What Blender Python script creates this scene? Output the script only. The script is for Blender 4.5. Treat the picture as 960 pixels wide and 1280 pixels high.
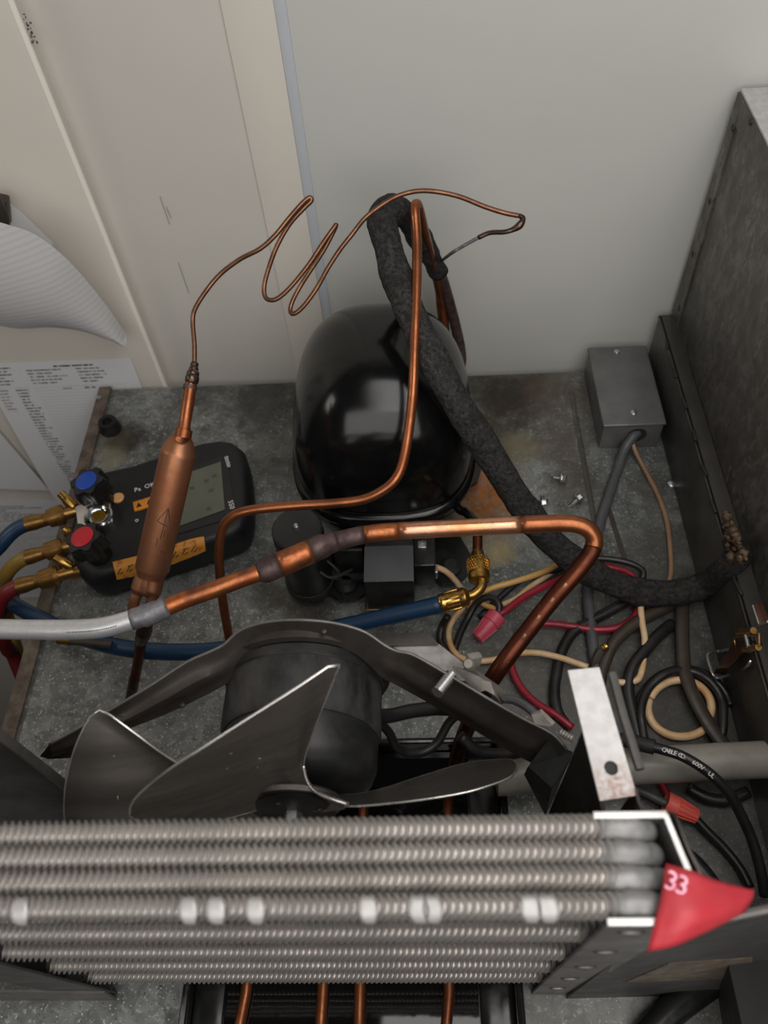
import bpy, bmesh, math, random
from mathutils import Vector, Matrix, Quaternion, noise
random.seed(7)
S = bpy.context.scene
for o in list(bpy.data.objects): bpy.data.objects.remove(o)

# ------------------------------------------------------------------ camera
F, H = 1000.0, 0.70                      # focal length in px of a 960x1280 frame, camera height over the deck
dn = Vector((72.0, 705.0, F)).normalized()
v2y = -(F*F + 72*7)/705.0
yv = Vector((7.0, v2y, F))
yv = (yv - dn*yv.dot(dn)).normalized()
zv = -dn
xv = yv.cross(zv)
R = Matrix((xv, yv, zv))                 # camera (right, down, forward) -> world
CAM = Vector((0, 0, H))
def ray(px, py): return R @ Vector((px-480.0, py-640.0, F))
def at(px, py, z=0.0):
    r = ray(px, py); return CAM + r*((z-H)/r.z)
def aty(px, py, y):
    r = ray(px, py); return CAM + r*(y/r.y)
def atx(px, py, x):
    r = ray(px, py); return CAM + r*(x/r.x)
cd = bpy.data.cameras.new('camera'); cam = bpy.data.objects.new('camera', cd); S.collection.objects.link(cam)
M3 = Matrix((R.col[0], -R.col[1], -R.col[2])).transposed()
cam.matrix_world = Matrix.Translation(CAM) @ M3.to_4x4()
cd.sensor_fit = 'VERTICAL'; cd.sensor_height = 36.0; cd.lens = F/1280*36.0
cd.clip_start = 0.01; cd.clip_end = 50
cd.dof.use_dof = True; cd.dof.focus_distance = 0.63; cd.dof.aperture_fstop = 7.5
S.camera = cam

# ------------------------------------------------------------------ world, lights, exposure
w = bpy.data.worlds.new('world'); S.world = w; w.use_nodes = True
w.node_tree.nodes['Background'].inputs[0].default_value = (0.96, 0.97, 1.0, 1)
w.node_tree.nodes['Background'].inputs[1].default_value = 0.022
def area(name, loc, target, sx, sy, power, col=(1, 1, 1)):
    l = bpy.data.lights.new(name, 'AREA'); l.shape = 'RECTANGLE'; l.size = sx; l.size_y = sy; l.energy = power; l.color = col
    o = bpy.data.objects.new(name, l); S.collection.objects.link(o); o.location = loc
    o.rotation_euler = (Vector(target)-Vector(loc)).to_track_quat('-Z', 'Y').to_euler(); return o
area('ceiling_light', (0.2, 0.1, 0.95), (0.2, 0.101, 0), 0.6, 0.6, 4.8, (1.0, 0.97, 0.93))
area('front_fill_light', (0.06, -0.64, 0.88), (0.0, 0.5, 0.15), 1.6, 0.86, 11.5, (1.0, 0.97, 0.93))  # unseen frontal panel added for the dome highlight and front fill
area('wall_fill_light', (-1.3, 0.25, 1.0), (-0.6, 0.7, 0.1), 0.35, 0.35, 2.2, (1.0, 0.92, 0.84))  # added warm fill, out of view, that lifts the left wall
S.view_settings.view_transform = 'Standard'; S.view_settings.look = 'None'
S.view_settings.gamma = 1.0; S.view_settings.use_curve_mapping = False
S.view_settings.exposure = -0.12

# ------------------------------------------------------------------ materials
def srgb(r, g, b):
    f = lambda c: (c/255/12.92) if c/255 <= 0.04045 else ((c/255+0.055)/1.055)**2.4
    return (f(r), f(g), f(b), 1)
class N:
    """small node-tree builder"""
    def __init__(s, name):
        s.m = bpy.data.materials.new(name); s.m.use_nodes = True; s.t = s.m.node_tree
        s.b = s.t.nodes['Principled BSDF']; s.co = s.t.nodes.new('ShaderNodeTexCoord').outputs['Object']
    def n(s, typ, **kw):
        k = s.t.nodes.new('ShaderNode'+typ)
        for a, v in kw.items(): setattr(k, a, v)
        return k
    def l(s, a, b): s.t.links.new(a, b)
    def val(s, sock, v):
        if hasattr(v, 'node'): s.l(v, sock)
        else: sock.default_value = v
    def noise(s, scale, detail=4, rough=0.6, vec=None, dist=0):
        k = s.n('TexNoise'); k.inputs['Scale'].default_value = scale; k.inputs['Detail'].default_value = detail
        k.inputs['Roughness'].default_value = rough; k.inputs['Distortion'].default_value = dist
        s.l(vec or s.co, k.inputs['Vector']); return k.outputs['Fac']
    def voro(s, scale, vec=None, out='Color', feature='F1'):
        k = s.n('TexVoronoi', feature=feature); k.inputs['Scale'].default_value = scale
        s.l(vec or s.co, k.inputs['Vector']); return k.outputs[out]
    def ramp(s, fac, lo, hi, a=0.0, b=1.0):
        k = s.n('MapRange'); k.inputs['From Min'].default_value = lo; k.inputs['From Max'].default_value = hi
        k.inputs['To Min'].default_value = a; k.inputs['To Max'].default_value = b
        s.l(fac, k.inputs['Value']); return k.outputs['Result']
    def mix(s, fac, a, b, mode='MIX'):
        k = s.n('Mix', data_type='RGBA', blend_type=mode)
        s.val(k.inputs[0], fac); s.val(k.inputs[6], a); s.val(k.inputs[7], b); return k.outputs[2]
    def math(s, op, a, b):
        k = s.n('Math', operation=op); s.val(k.inputs[0], a); s.val(k.inputs[1], b); return k.outputs[0]
    def stretch(s, x, y, z):
        k = s.n('Mapping'); k.inputs['Scale'].default_value = (x, y, z); s.l(s.co, k.inputs['Vector']); return k.outputs[0]
    def spot(s, c, r, rag=0.6, scale=60, soft=0.35, patch=0):
        d = s.n('VectorMath', operation='DISTANCE'); s.l(s.co, d.inputs[0]); d.inputs[1].default_value = c
        q = s.math('ADD', d.outputs['Value'], s.ramp(s.noise(scale, 5, 0.65), 0, 1, -r*rag, r*rag))
        o = s.ramp(q, r*(1+soft), r*(1-soft), 0, 1)
        return s.math('MULTIPLY', o, s.ramp(s.noise(patch, 6, .75), .40, .60)) if patch else o
    def bump(s, h, strength=0.3, dist=0.001):
        k = s.n('Bump'); k.inputs['Strength'].default_value = strength; k.inputs['Distance'].default_value = dist
        s.l(h, k.inputs['Height']); s.l(k.outputs[0], s.b.inputs['Normal'])
    def done(s, col=None, rough=None, metal=None, spec=None, coat=None, coat_rough=None):
        I = s.b.inputs
        for k, v in (('Base Color', col), ('Roughness', rough), ('Metallic', metal), ('Specular IOR Level', spec), ('Coat Weight', coat), ('Coat Roughness', coat_rough)):
            if v is not None: s.val(I[k], v)
        return s.m
def plain(name, c1, c2=None, rough=0.5, metal=0.0, scale=60, bump=0.0, bscale=400, stretch=None, spec=0.5, coat=0.0, lo=0.35, hi=0.65, rvar=0.1, detail=5):
    q = N(name); vec = q.stretch(*stretch) if stretch else None
    n1 = q.noise(scale, detail, 0.65, vec)
    c = q.mix(q.ramp(n1, lo, hi), c1, c2 or c1)
    r = q.ramp(n1, 0.3, 0.7, max(0, rough-rvar), min(1, rough+rvar))
    if bump: q.bump(q.noise(bscale, 4, 0.6, vec), bump, 0.001)
    return q.done(c, r, metal, spec, coat)
M = {}
M['wall'] = plain('wall_paint', srgb(205, 201, 194), srgb(199, 195, 188), 0.55, 0, 3, 0.05, 300)
M['wall_warm'] = plain('wall_paint_warm', srgb(208, 202, 192), srgb(202, 196, 187), 0.5, 0, 3, 0.05, 300)
M['wall_main'] = plain('wall_panel_paint', srgb(196, 196, 191), srgb(190, 190, 186), 0.45, 0, 2.5, 0.04, 200)
M['joint'] = plain('joint_strip', srgb(180, 184, 190), srgb(172, 177, 184), 0.5, 0, 20)
M['floor'] = plain('floor_tile', srgb(90, 82, 76), srgb(70, 64, 60), 0.6, 0, 8)
def deck_mat():
    q = N('galvanized_deck')
    sp = q.voro(95); g = q.n('RGBToBW'); q.l(sp, g.inputs[0])
    n1 = q.noise(14, 6, 0.7); n2 = q.noise(160, 3, 0.7); n3 = q.noise(420, 2, 0.5)
    c = q.mix(q.ramp(g.outputs[0], 0.2, 0.8), srgb(118, 122, 121), srgb(150, 153, 152))
    c = q.mix(q.ramp(n1, 0.38, 0.68), c, srgb(88, 90, 88)); c = q.mix(q.ramp(q.noise(34, 6, .75), .52, .72), c, srgb(76, 76, 72))
    c = q.mix(q.ramp(n2, 0.56, 0.70), c, srgb(168, 172, 168)); c = q.mix(q.ramp(q.noise(260, 3, .7), .61, .70), c, srgb(215, 217, 213)); c = q.mix(q.ramp(q.noise(90, 3, .7), .60, .75), c, srgb(84, 86, 84))
    c = q.mix(q.ramp(q.voro(230, out='Distance'), 0.16, 0.08), c, srgb(200, 200, 196))
    c = q.mix(q.ramp(n3, 0.63, 0.72), c, srgb(62, 58, 52))
    ox = 0.0
    def st(px, py, r, col, a=0.8, rag=0.7, sc=60, soft=0.4, patch=0):
        nonlocal c
        m = q.spot(at(px, py, 0), r, rag, sc, soft, patch); c = q.mix(q.math('MULTIPLY', m, a), c, col)
    st(640, 498, .036, srgb(48, 38, 28), .9, .9, 45); st(612, 545, .040, srgb(66, 56, 38), .75, .9, 45); st(600, 480, .03, srgb(56, 48, 34), .75); st(680, 478, .03, srgb(78, 66, 52), .7, .9); st(250, 492, .03, srgb(58, 58, 54), .6, .9); st(420, 484, .05, srgb(44, 42, 38), .7, .8)
    st(330, 500, .045, srgb(52, 50, 44), .75); st(350, 570, .04, srgb(60, 60, 52), .6, .7, 40)
    st(155, 550, .024, srgb(30, 25, 20), 1.0, .9, 60); st(140, 575, .016, srgb(158, 150, 128), .5, 1.0); st(140, 552, .024, srgb(150, 145, 125), .35)
    st(700, 560, .028, srgb(96, 84, 72), .6); st(720, 610, .030, srgb(82, 74, 66), .6); st(715, 510, .05, srgb(98, 86, 76), .5)
    st(650, 560, .022, srgb(128, 120, 92), .6); st(815, 610, .02, srgb(80, 76, 70), .6)
    st(612, 650, .040, srgb(150, 140, 116), .6, .8, 50); st(606, 622, .036, srgb(126, 84, 42), .95, 1.2, 60, .6, 90); st(612, 612, .030, srgb(184, 104, 30), 1, 1.0, 110, .5, 120); st(600, 640, .018, srgb(140, 84, 30), .9, 1.4, 110, .5, 160)
    st(625, 690, .014, srgb(190, 170, 120), .6); st(385, 755, .03, srgb(44, 38, 30), .8); st(340, 745, .02, srgb(50, 44, 36), .7)
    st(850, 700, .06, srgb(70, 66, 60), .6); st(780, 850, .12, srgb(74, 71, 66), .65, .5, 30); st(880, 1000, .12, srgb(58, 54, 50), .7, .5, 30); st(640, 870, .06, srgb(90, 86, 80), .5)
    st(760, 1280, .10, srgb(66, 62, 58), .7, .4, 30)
    q.bump(q.noise(220, 4, 0.6), 0.12, 0.001)
    return q.done(c, q.ramp(n1, 0.3, 0.7, 0.34, 0.52), 0.35, 0.5)
M['deck'] = deck_mat()
def box_mat():
    q = N('dark_spangled_galvanized')
    v = q.stretch(1, 1.4, 0.8)
    n0 = q.noise(45, 3, .6, v)
    k = q.n('Mix', data_type='VECTOR'); k.inputs[0].default_value = 0.05
    q.l(v, k.inputs[4]); nn = q.n('TexNoise'); nn.inputs['Scale'].default_value = 60; q.l(v, nn.inputs['Vector']); q.l(nn.outputs['Color'], k.inputs[5])
    sp = q.voro(110, k.outputs[1]); g = q.n('RGBToBW'); q.l(sp, g.inputs[0])
    c = q.mix(q.ramp(g.outputs[0], 0.25, 0.75), srgb(92, 89, 86), srgb(128, 124, 120))
    c = q.mix(q.ramp(n0, 0.4, 0.7), c, srgb(96, 93, 88))
    c = q.mix(q.ramp(q.noise(9, 4, .6), 0.5, 0.75), c, srgb(82, 78, 74))
    q.bump(q.noise(300, 3, .6), .05, .001)
    return q.done(c, q.ramp(n0, .3, .7, .38, .55), 0.45, 0.5)
M['box'] = box_mat()
M['dark_panel'] = plain('dark_grey_panel', srgb(72, 70, 67), srgb(58, 55, 52), 0.42, 0.2, 20, 0.03, 200)
M['rim'] = plain('grimy_rim_steel', srgb(122, 110, 98), srgb(84, 74, 64), 0.5, 0.3, 70, .1, 200)
M['black_gloss'] = plain('black_gloss_enamel', (0.0035, 0.0035, 0.0038, 1), (0.005, 0.005, 0.005, 1), 0.17, 0, 30, 0.02, 600, spec=.42, rvar=.04)
M['black_semi'] = plain('black_semi_gloss', (0.006, 0.006, 0.006, 1), (0.012, 0.012, 0.012, 1), 0.35, 0, 50, 0.05, 300)
M['black_matte'] = plain('black_matte', (0.010, 0.010, 0.010, 1), (0.02, 0.02, 0.02, 1), 0.6, 0, 50, 0.05, 300)
M['black_sheet'] = plain('black_painted_sheet', (0.006, 0.006, 0.006, 1), (0.010, 0.009, 0.009, 1), 0.6, 0, 30, spec=.3)
M['grey_plastic'] = plain('grey_plastic_cover', srgb(78, 79, 82), srgb(66, 67, 70), 0.45, 0, 20, .02)
M['insul'] = None
def insul_mat():
    q = N('foam_tape_insulation'); n1 = q.noise(260, 5, .7); n2 = q.noise(50, 4, .65)
    c = q.mix(q.ramp(n1, .35, .7), srgb(32, 31, 31), srgb(78, 76, 75)); c = q.mix(q.ramp(n2, .5, .75), c, srgb(36, 35, 36))
    q.bump(q.math('ADD', n1, q.math('MULTIPLY', n2, 2.0)), 1.0, .004)
    return q.done(c, .9, 0, .2)
M['insul'] = insul_mat()
def copper(name, c1, c2, c3, rough=.3, scale=60, lo=.42, hi=.62, metal=.85):
    q = N(name); n1 = q.noise(scale, 5, .65); n2 = q.noise(scale*.35, 4, .6); n3 = q.noise(scale*6, 2, .6)
    c = q.mix(q.ramp(n1, lo, hi), c1, c2); c = q.mix(q.ramp(n2, .52, .7), c, c3)
    c = q.mix(q.ramp(n3, .74, .80), c, srgb(200, 160, 120))
    q.bump(n3, .05, .001)
    return q.done(c, q.ramp(n1, .3, .7, rough-.08, rough+.12), metal, .5)
M['copper'] = copper('copper_orange', srgb(158, 98, 64), srgb(138, 80, 50), srgb(116, 68, 46), .34)
M['copper_dark'] = copper('copper_brown_and_shade', srgb(96, 50, 33), srgb(78, 40, 27), srgb(62, 36, 27), .4)
M['copper_pink'] = copper('copper_pink_tarnish', srgb(204, 150, 122), srgb(176, 114, 84), srgb(190, 124, 66), .3, 40)
M['copper_bright'] = copper('copper_heated_orange', srgb(186, 114, 68), srgb(160, 88, 54), srgb(110, 70, 58), .42, 90)
M['copper_scale'] = copper('burnt_copper_scale', srgb(92, 74, 72), srgb(64, 50, 50), srgb(48, 38, 38), .55, 90, metal=.5)
M['copper_tan'] = copper('copper_capillary', srgb(128, 92, 70), srgb(108, 74, 56), srgb(90, 66, 52), .36, 60)
M['copper_black'] = copper('soldered_dark_copper', srgb(104, 84, 74), srgb(66, 54, 48), srgb(50, 42, 38), .3, 220)
M['drier'] = copper('spun_copper_drier', srgb(170, 118, 88), srgb(156, 102, 72), srgb(144, 94, 66), .46, 40)
M['silver_tape'] = plain('silver_painted_pipe', srgb(220, 220, 222), srgb(196, 196, 198), 0.42, .6, 70, .15, 350)
M['solder_grey'] = plain('grey_braze_joint', srgb(140, 140, 144), srgb(104, 102, 106), 0.5, .5, 90, .3, 250)
M['alu'] = plain('aluminium_fins', srgb(180, 175, 171), srgb(160, 156, 152), 0.42, .7, 60)
M['alu_bend'] = plain('aluminium_return_bend', srgb(140, 140, 140), srgb(122, 122, 122), 0.5, .4, 60, .2, 120)
M['fin_bright'] = plain('flattened_fin_aluminium', srgb(186, 184, 182), srgb(170, 168, 166), 0.5, .4, 60)
M['blade'] = plain('brushed_aluminium_blade', srgb(142, 136, 131), srgb(120, 115, 111), 0.42, .9, 30, .08, 500, stretch=(1, 1, 6))
M['scratch'] = plain('blade_scratch', srgb(215, 212, 208), None, .5, .6)
M['blade_edge'] = plain('blade_rolled_edge', srgb(230, 228, 224), None, 0.3, .9)
M['bracket'] = plain('grimy_bracket_steel', srgb(86, 80, 76), srgb(62, 57, 54), 0.42, .55, 26, .06, 300)
M['plate'] = plain('dark_galvanized_plate', srgb(124, 121, 119), srgb(100, 97, 95), 0.42, .6, 26, .05, 300)
M['sheet_dark'] = plain('dark_steel_sheet', srgb(84, 82, 81), srgb(66, 64, 63), 0.5, .4, 26, .04, 300)
M['steel'] = plain('bright_steel', srgb(200, 200, 200), srgb(172, 172, 172), 0.3, .9, 80)
M['motor'] = plain('dusty_black_motor', srgb(30, 30, 30), srgb(80, 78, 76), 0.6, .1, 42, .25, 300, lo=.38, hi=.8, stretch=(1, .5, 1))
M['motor_cap'] = plain('black_motor_cap', srgb(36, 36, 37), srgb(58, 57, 56), 0.42, .1, 40, .06, 300, lo=.45, hi=.8)
def tab_mat():
    q = N('galvanized_tab'); c = q.mix(q.ramp(q.noise(120, 4, .6), .4, .6), srgb(206, 204, 203), srgb(192, 190, 190))
    m = q.spot(at(772, 988, .3)-Vector((.085, .13, 0)), .011, 1.0, 160, .5, 300); c = q.mix(q.math('MULTIPLY', m, .7), c, srgb(150, 92, 70))
    return q.done(c, .5, .25, .5)
M['tab'] = tab_mat()
M['clip'] = plain('dusty_grey_clip', srgb(150, 144, 138), srgb(124, 118, 112), .55, .35, 90, .2, 300)
M['edge'] = plain('sheared_bright_edge', srgb(226, 225, 222), srgb(212, 211, 208), .4, .35, 60)
M['ebox'] = plain('grey_painted_box', srgb(112, 112, 112), srgb(98, 98, 98), .40, .3, 30, .03, 250)
M['brass'] = plain('brass', srgb(196, 158, 88), srgb(160, 122, 60), .28, .95, 90, .05, 300)
M['brass_dull'] = plain('dull_brass', srgb(168, 130, 76), srgb(130, 96, 52), .36, .9, 90, .05, 300)
M['blue_hose'] = plain('blue_rubber_hose', srgb(20, 54, 84), srgb(15, 43, 70), .42, 0, 40, .05, 400)
M['blue_hose_dark'] = plain('navy_rubber', srgb(30, 44, 66), srgb(26, 38, 58), .5, 0, 40)
M['yellow_hose'] = plain('yellow_rubber_hose', srgb(140, 112, 44), srgb(116, 92, 36), .45, 0, 40)
M['red_hose'] = plain('red_rubber_hose', srgb(118, 26, 32), srgb(96, 20, 26), .45, 0, 40)
M['wire_red'] = plain('red_wire_jacket', srgb(150, 28, 48), srgb(128, 22, 38), .4, 0, 60)
M['wire_cream'] = plain('cream_wire_jacket', srgb(222, 196, 160), srgb(202, 156, 104), .42, 0, 40)
M['wire_yellow'] = plain('yellowed_wire_jacket', srgb(206, 164, 92), srgb(196, 150, 96), .42, 0, 40)
M['wire_tan'] = plain('tan_wire_jacket', srgb(150, 118, 92), srgb(126, 98, 74), .45, 0, 40)
M['wire_black'] = plain('black_wire_jacket', srgb(26, 25, 26), srgb(38, 36, 36), .42, 0, 60, .03)
M['cable_grey'] = plain('grey_cable_jacket', srgb(84, 84, 86), srgb(70, 70, 72), .5, 0, 40)
M['cable_brown'] = plain('grimy_brown_cable', srgb(66, 56, 48), srgb(48, 41, 36), .5, 0, 60)
M['nut_pink'] = plain('pink_wire_connector', srgb(206, 84, 104), srgb(190, 70, 90), .4, 0, 40)
M['nut_coral'] = plain('coral_wire_connector', srgb(232, 104, 92), srgb(222, 92, 82), .4, 0, 40)
M['nut_dark'] = plain('connector_groove', srgb(120, 44, 46), None, .6)
M['red_tape'] = plain('red_plastic_tape', srgb(186, 50, 60), srgb(178, 56, 64), .5, 0, 30, .03, 100)
M['print_pink'] = plain('pale_print', srgb(240, 190, 210), srgb(226, 150, 176), .5, 0, 200)
M['pvc'] = plain('grey_conduit', srgb(146, 142, 134), srgb(128, 123, 114), .4, 0, 30, .03, 200)
M['white_print'] = plain('white_print', srgb(210, 210, 210), None, .5)
M['black_print'] = plain('black_marker', srgb(52, 34, 26), None, .6)
M['gauge'] = plain('charcoal_rubber_housing', srgb(16, 16, 18), srgb(24, 24, 26), .55, 0, 60, .05, 400)
M['gauge_face'] = plain('black_face_panel', srgb(22, 22, 25), srgb(28, 28, 31), .38, 0, 60)
M['lcd'] = plain('lcd_glass', srgb(92, 95, 82), srgb(84, 88, 76), .16, 0, 30)
M['orange'] = plain('orange_key', srgb(224, 140, 32), srgb(206, 124, 26), .45, 0, 40)
M['knob_blue'] = plain('blue_knob_cap', srgb(20, 70, 168), srgb(16, 60, 150), .4, 0, 40)
M['knob_red'] = plain('red_knob_cap', srgb(190, 34, 48), srgb(176, 28, 40), .4, 0, 40)
M['amber'] = plain('amber_sight_glass', srgb(120, 92, 20), srgb(90, 66, 14), .1, 0, 60, coat=.5)
M['chrome'] = plain('chrome', srgb(220, 220, 220), srgb(200, 200, 200), .18, 1, 60)
M['cream_disc'] = plain('amber_indicator', srgb(222, 168, 112), srgb(214, 156, 100), .4, 0, 60)
def sticker_mat():
    q = N('orange_label_print'); n = q.noise(120, 3, .6, q.stretch(1, 1, 1))
    return q.done(q.mix(q.ramp(n, .55, .62), srgb(206, 138, 50), srgb(168, 100, 34)), .5)
M['sticker'] = sticker_mat()
M['putty'] = plain('brown_sealing_putty', srgb(96, 76, 54), srgb(44, 34, 25), .55, 0, 120, .9, 130)
M['rust_metal'] = plain('rusty_latch', srgb(92, 56, 40), srgb(58, 36, 26), .45, .5, 80, .2, 200)
M['tray'] = plain('black_tray', (0.006, 0.006, 0.006, 1), (0.010, 0.010, 0.010, 1), .18, 0, 40, .03, 120)
def water_mat():
    q = N('dirty_water'); q.bump(q.noise(60, 2, .5), .02, .001); return q.done((.004, .004, .004, 1), .04, 0, .5)
M['water'] = water_mat()
def paper_mat(name, bands, x0, x1, z0, z1, rowgap=0.0052):
    """white sheet with illegible grey print: rows of dashes in given columns (object space x,z in metres)"""
    q = N(name); s = q.n('SeparateXYZ'); q.l(q.co, s.inputs[0]); X, Z = s.outputs[0], s.outputs[2]
    row = q.math('FRACT', q.math('DIVIDE', Z, rowgap), 0.0)
    rid = q.math('FLOOR', q.math('DIVIDE', Z, rowgap), 0.0)
    line = q.math('MULTIPLY', q.math('GREATER_THAN', row, .25), q.math('LESS_THAN', row, .72))
    cv = q.n('CombineXYZ'); q.l(q.math('MULTIPLY', X, 260), cv.inputs[0]); q.l(q.math('MULTIPLY', rid, 7.3), cv.inputs[1])
    words = q.ramp(q.noise(1.0, 2, .6, cv.outputs[0]), .38, .5)
    base = srgb(212, 212, 214); c = base
    for (a, b, lo, hi, dark) in bands:
        rc = q.n('CombineXYZ'); q.l(rid, rc.inputs[0]); rc.inputs[1].default_value = a*900
        endn = q.ramp(q.noise(3.7, 0, .5, rc.outputs[0]), .3, .7, a+(b-a)*.5, b)
        m = q.math('MULTIPLY', q.math('GREATER_THAN', X, a), q.math('LESS_THAN', X, endn))
        m = q.math('MULTIPLY', m, q.math('MULTIPLY', q.math('GREATER_THAN', Z, lo), q.math('LESS_THAN', Z, hi)))
        m = q.math('MULTIPLY', m, q.math('MULTIPLY', line, words))
        c = q.mix(q.math('MULTIPLY', m, dark), c, srgb(60, 60, 66))
    # thin ruled lines over the body
    rl = q.math('MULTIPLY', q.math('LESS_THAN', row, .14), q.math('MULTIPLY', q.math('GREATER_THAN', X, x0), q.math('LESS_THAN', X, x1)))
    rl = q.math('MULTIPLY', rl, q.math('MULTIPLY', q.math('GREATER_THAN', Z, z0), q.math('LESS_THAN', Z, z1)))
    c = q.mix(q.math('MULTIPLY', rl, .3), c, srgb(110, 112, 118))
    return q.done(c, .75, 0, .2)

# ------------------------------------------------------------------ mesh helpers
def crom(pts, n=6):
    """Catmull-Rom through points (Vectors or tuples of any length)"""
    P = [Vector(p) for p in pts]
    if len(P) < 3: return P
    out = []; E = [P[0]*2-P[1]] + P + [P[-1]*2-P[-2]]
    for i in range(1, len(E)-2):
        a, b, c, d = E[i-1], E[i], E[i+1], E[i+2]
        for k in range(n):
            t = k/n
            out.append(0.5*((2*b)+(c-a)*t+(2*a-5*b+4*c-d)*t*t+(3*b-a-3*c+d)*t*t*t))
    out.append(P[-1]); return out
def frame(o, z, xh=(1, 0, 0)):
    """matrix with local z along z, x near the hint"""
    z = Vector(z).normalized(); x = Vector(xh); x = x-z*x.dot(z)
    if x.length < 1e-5: x = Vector((0, 1, 0)); x = x-z*x.dot(z)
    x.normalize(); y = z.cross(x)
    m = Matrix((x, y, z)).transposed().to_4x4(); m.translation = Vector(o); return m
class MB:
    def __init__(s): s.v = []; s.f = []
    def add(s, vs, fs, m=None):
        b = len(s.v); s.v += [(m @ Vector(v)) if m else Vector(v) for v in vs]; s.f += [tuple(b+i for i in f) for f in fs]; return s
    def box(s, size, m=None, bev=0.0, seg=2):
        bm = bmesh.new(); bmesh.ops.create_cube(bm, size=1.0); bmesh.ops.scale(bm, vec=size, verts=bm.verts)
        if bev: bmesh.ops.bevel(bm, geom=bm.edges[:], offset=bev, segments=seg, profile=.5, affect='EDGES')
        bm.verts.index_update(); s.add([v.co.copy() for v in bm.verts], [[v.index for v in f.verts] for f in bm.faces], m); bm.free(); return s
    def boxc(s, x0, x1, y0, y1, z0, z1, bev=0.0, seg=2):
        return s.box((x1-x0, y1-y0, z1-z0), Matrix.Translation(((x0+x1)/2, (y0+y1)/2, (z0+z1)/2)), bev, seg)
    def hexa(s, bot, top):
        """8-corner solid: four bottom points and the four above them"""
        return s.add(list(bot)+list(top), [(3, 2, 1, 0), (4, 5, 6, 7), (0, 1, 5, 4), (1, 2, 6, 5), (2, 3, 7, 6), (3, 0, 4, 7)])
    def lathe(s, prof, m=None, seg=24, sx=1, sy=1, cap=True, pw=2.0):
        vs = []; n = len(prof)
        for r, h in prof:
            for k in range(seg):
                a = 2*math.pi*k/seg; ca, sa = math.cos(a), math.sin(a)
                if pw != 2.0:
                    d = (abs(ca)**pw+abs(sa)**pw)**(-1/pw); ca *= d; sa *= d
                vs.append((r*ca*sx, r*sa*sy, h))
        fs = [(i*seg+k, i*seg+(k+1) % seg, (i+1)*seg+(k+1) % seg, (i+1)*seg+k) for i in range(n-1) for k in range(seg)]
        if cap: fs += [tuple(range(seg-1, -1, -1)), tuple((n-1)*seg+k for k in range(seg))]
        return s.add(vs, fs, m)
    def tube(s, pts, r, seg=12, cap=True, closed=False, flat=1.0, jit=None):
        P = [Vector(p) for p in pts]; n = len(P); rr = r if callable(r) else (lambda t: r)
        T = []
        for i in range(n):
            a = P[(i-1) % n] if (closed or i > 0) else P[0]; b = P[(i+1) % n] if (closed or i < n-1) else P[-1]
            T.append((b-a).normalized())
        up = Vector((0, 0, 1)) if abs(T[0].z) < .9 else Vector((0, 1, 0))
        x = (up-T[0]*up.dot(T[0])).normalized(); vs = []
        for i in range(n):
            x = (x-T[i]*x.dot(T[i])).normalized(); y = T[i].cross(x); R_ = rr(i/max(1, n-1))
            for k in range(seg):
                a = 2*math.pi*k/seg; q = R_
                if jit: q *= 1+jit(P[i], a)
                vs.append(P[i]+x*math.cos(a)*q*flat+y*math.sin(a)*q)
        m_ = n if closed else n-1
        fs = [(i*seg+k, i*seg+(k+1) % seg, ((i+1) % n)*seg+(k+1) % seg, ((i+1) % n)*seg+k) for i in range(m_) for k in range(seg)]
        if cap and not closed: fs += [tuple(range(seg-1, -1, -1)), tuple((n-1)*seg+k for k in range(seg))]
        return s.add(vs, fs)
    def prism(s, poly, h0, h1, m=None):
        n = len(poly); vs = [(x, y, h0) for x, y in poly]+[(x, y, h1) for x, y in poly]
        fs = [tuple(range(n-1, -1, -1)), tuple(range(n, 2*n))]+[(k, (k+1) % n, n+(k+1) % n, n+k) for k in range(n)]
        return s.add(vs, fs, m)
    def solid_poly(s, pts, off):
        """planar-ish 3D polygon thickened by the offset vector"""
        n = len(pts); off = Vector(off); vs = [Vector(p) for p in pts]+[Vector(p)+off for p in pts]
        return s.add(vs, [tuple(range(n-1, -1, -1)), tuple(range(n, 2*n))]+[(k, (k+1) % n, n+(k+1) % n, n+k) for k in range(n)])
    def sheet(s, G, t):
        """grid of points G[i][j] thickened by t along its normals"""
        a, b = len(G), len(G[0]); G = [[Vector(p) for p in r] for r in G]; top = []; bot = []
        for i in range(a):
            for j in range(b):
                u = G[min(i+1, a-1)][j]-G[max(i-1, 0)][j]; v = G[i][min(j+1, b-1)]-G[i][max(j-1, 0)]
                nn = u.cross(v); nn = nn.normalized() if nn.length > 1e-12 else Vector((0, 0, 1))
                top.append(G[i][j]+nn*t/2); bot.append(G[i][j]-nn*t/2)
        K = a*b; fs = []
        for i in range(a-1):
            for j in range(b-1):
                q = (i*b+j, (i+1)*b+j, (i+1)*b+j+1, i*b+j+1); fs += [q, tuple(K+x for x in reversed(q))]
        rim = [i*b for i in range(a)]+[(a-1)*b+j for j in range(1, b)]+[i*b+b-1 for i in range(a-2, -1, -1)]+[j for j in range(b-2, 0, -1)]
        L = len(rim)
        fs += [(rim[(k+1) % L], rim[k], K+rim[k], K+rim[(k+1) % L]) for k in range(L)]
        return s.add(top+bot, fs)
def wloc(o):
    l = Vector((0, 0, 0))
    while o is not None: l = l+o.location; o = o.parent
    return l
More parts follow.
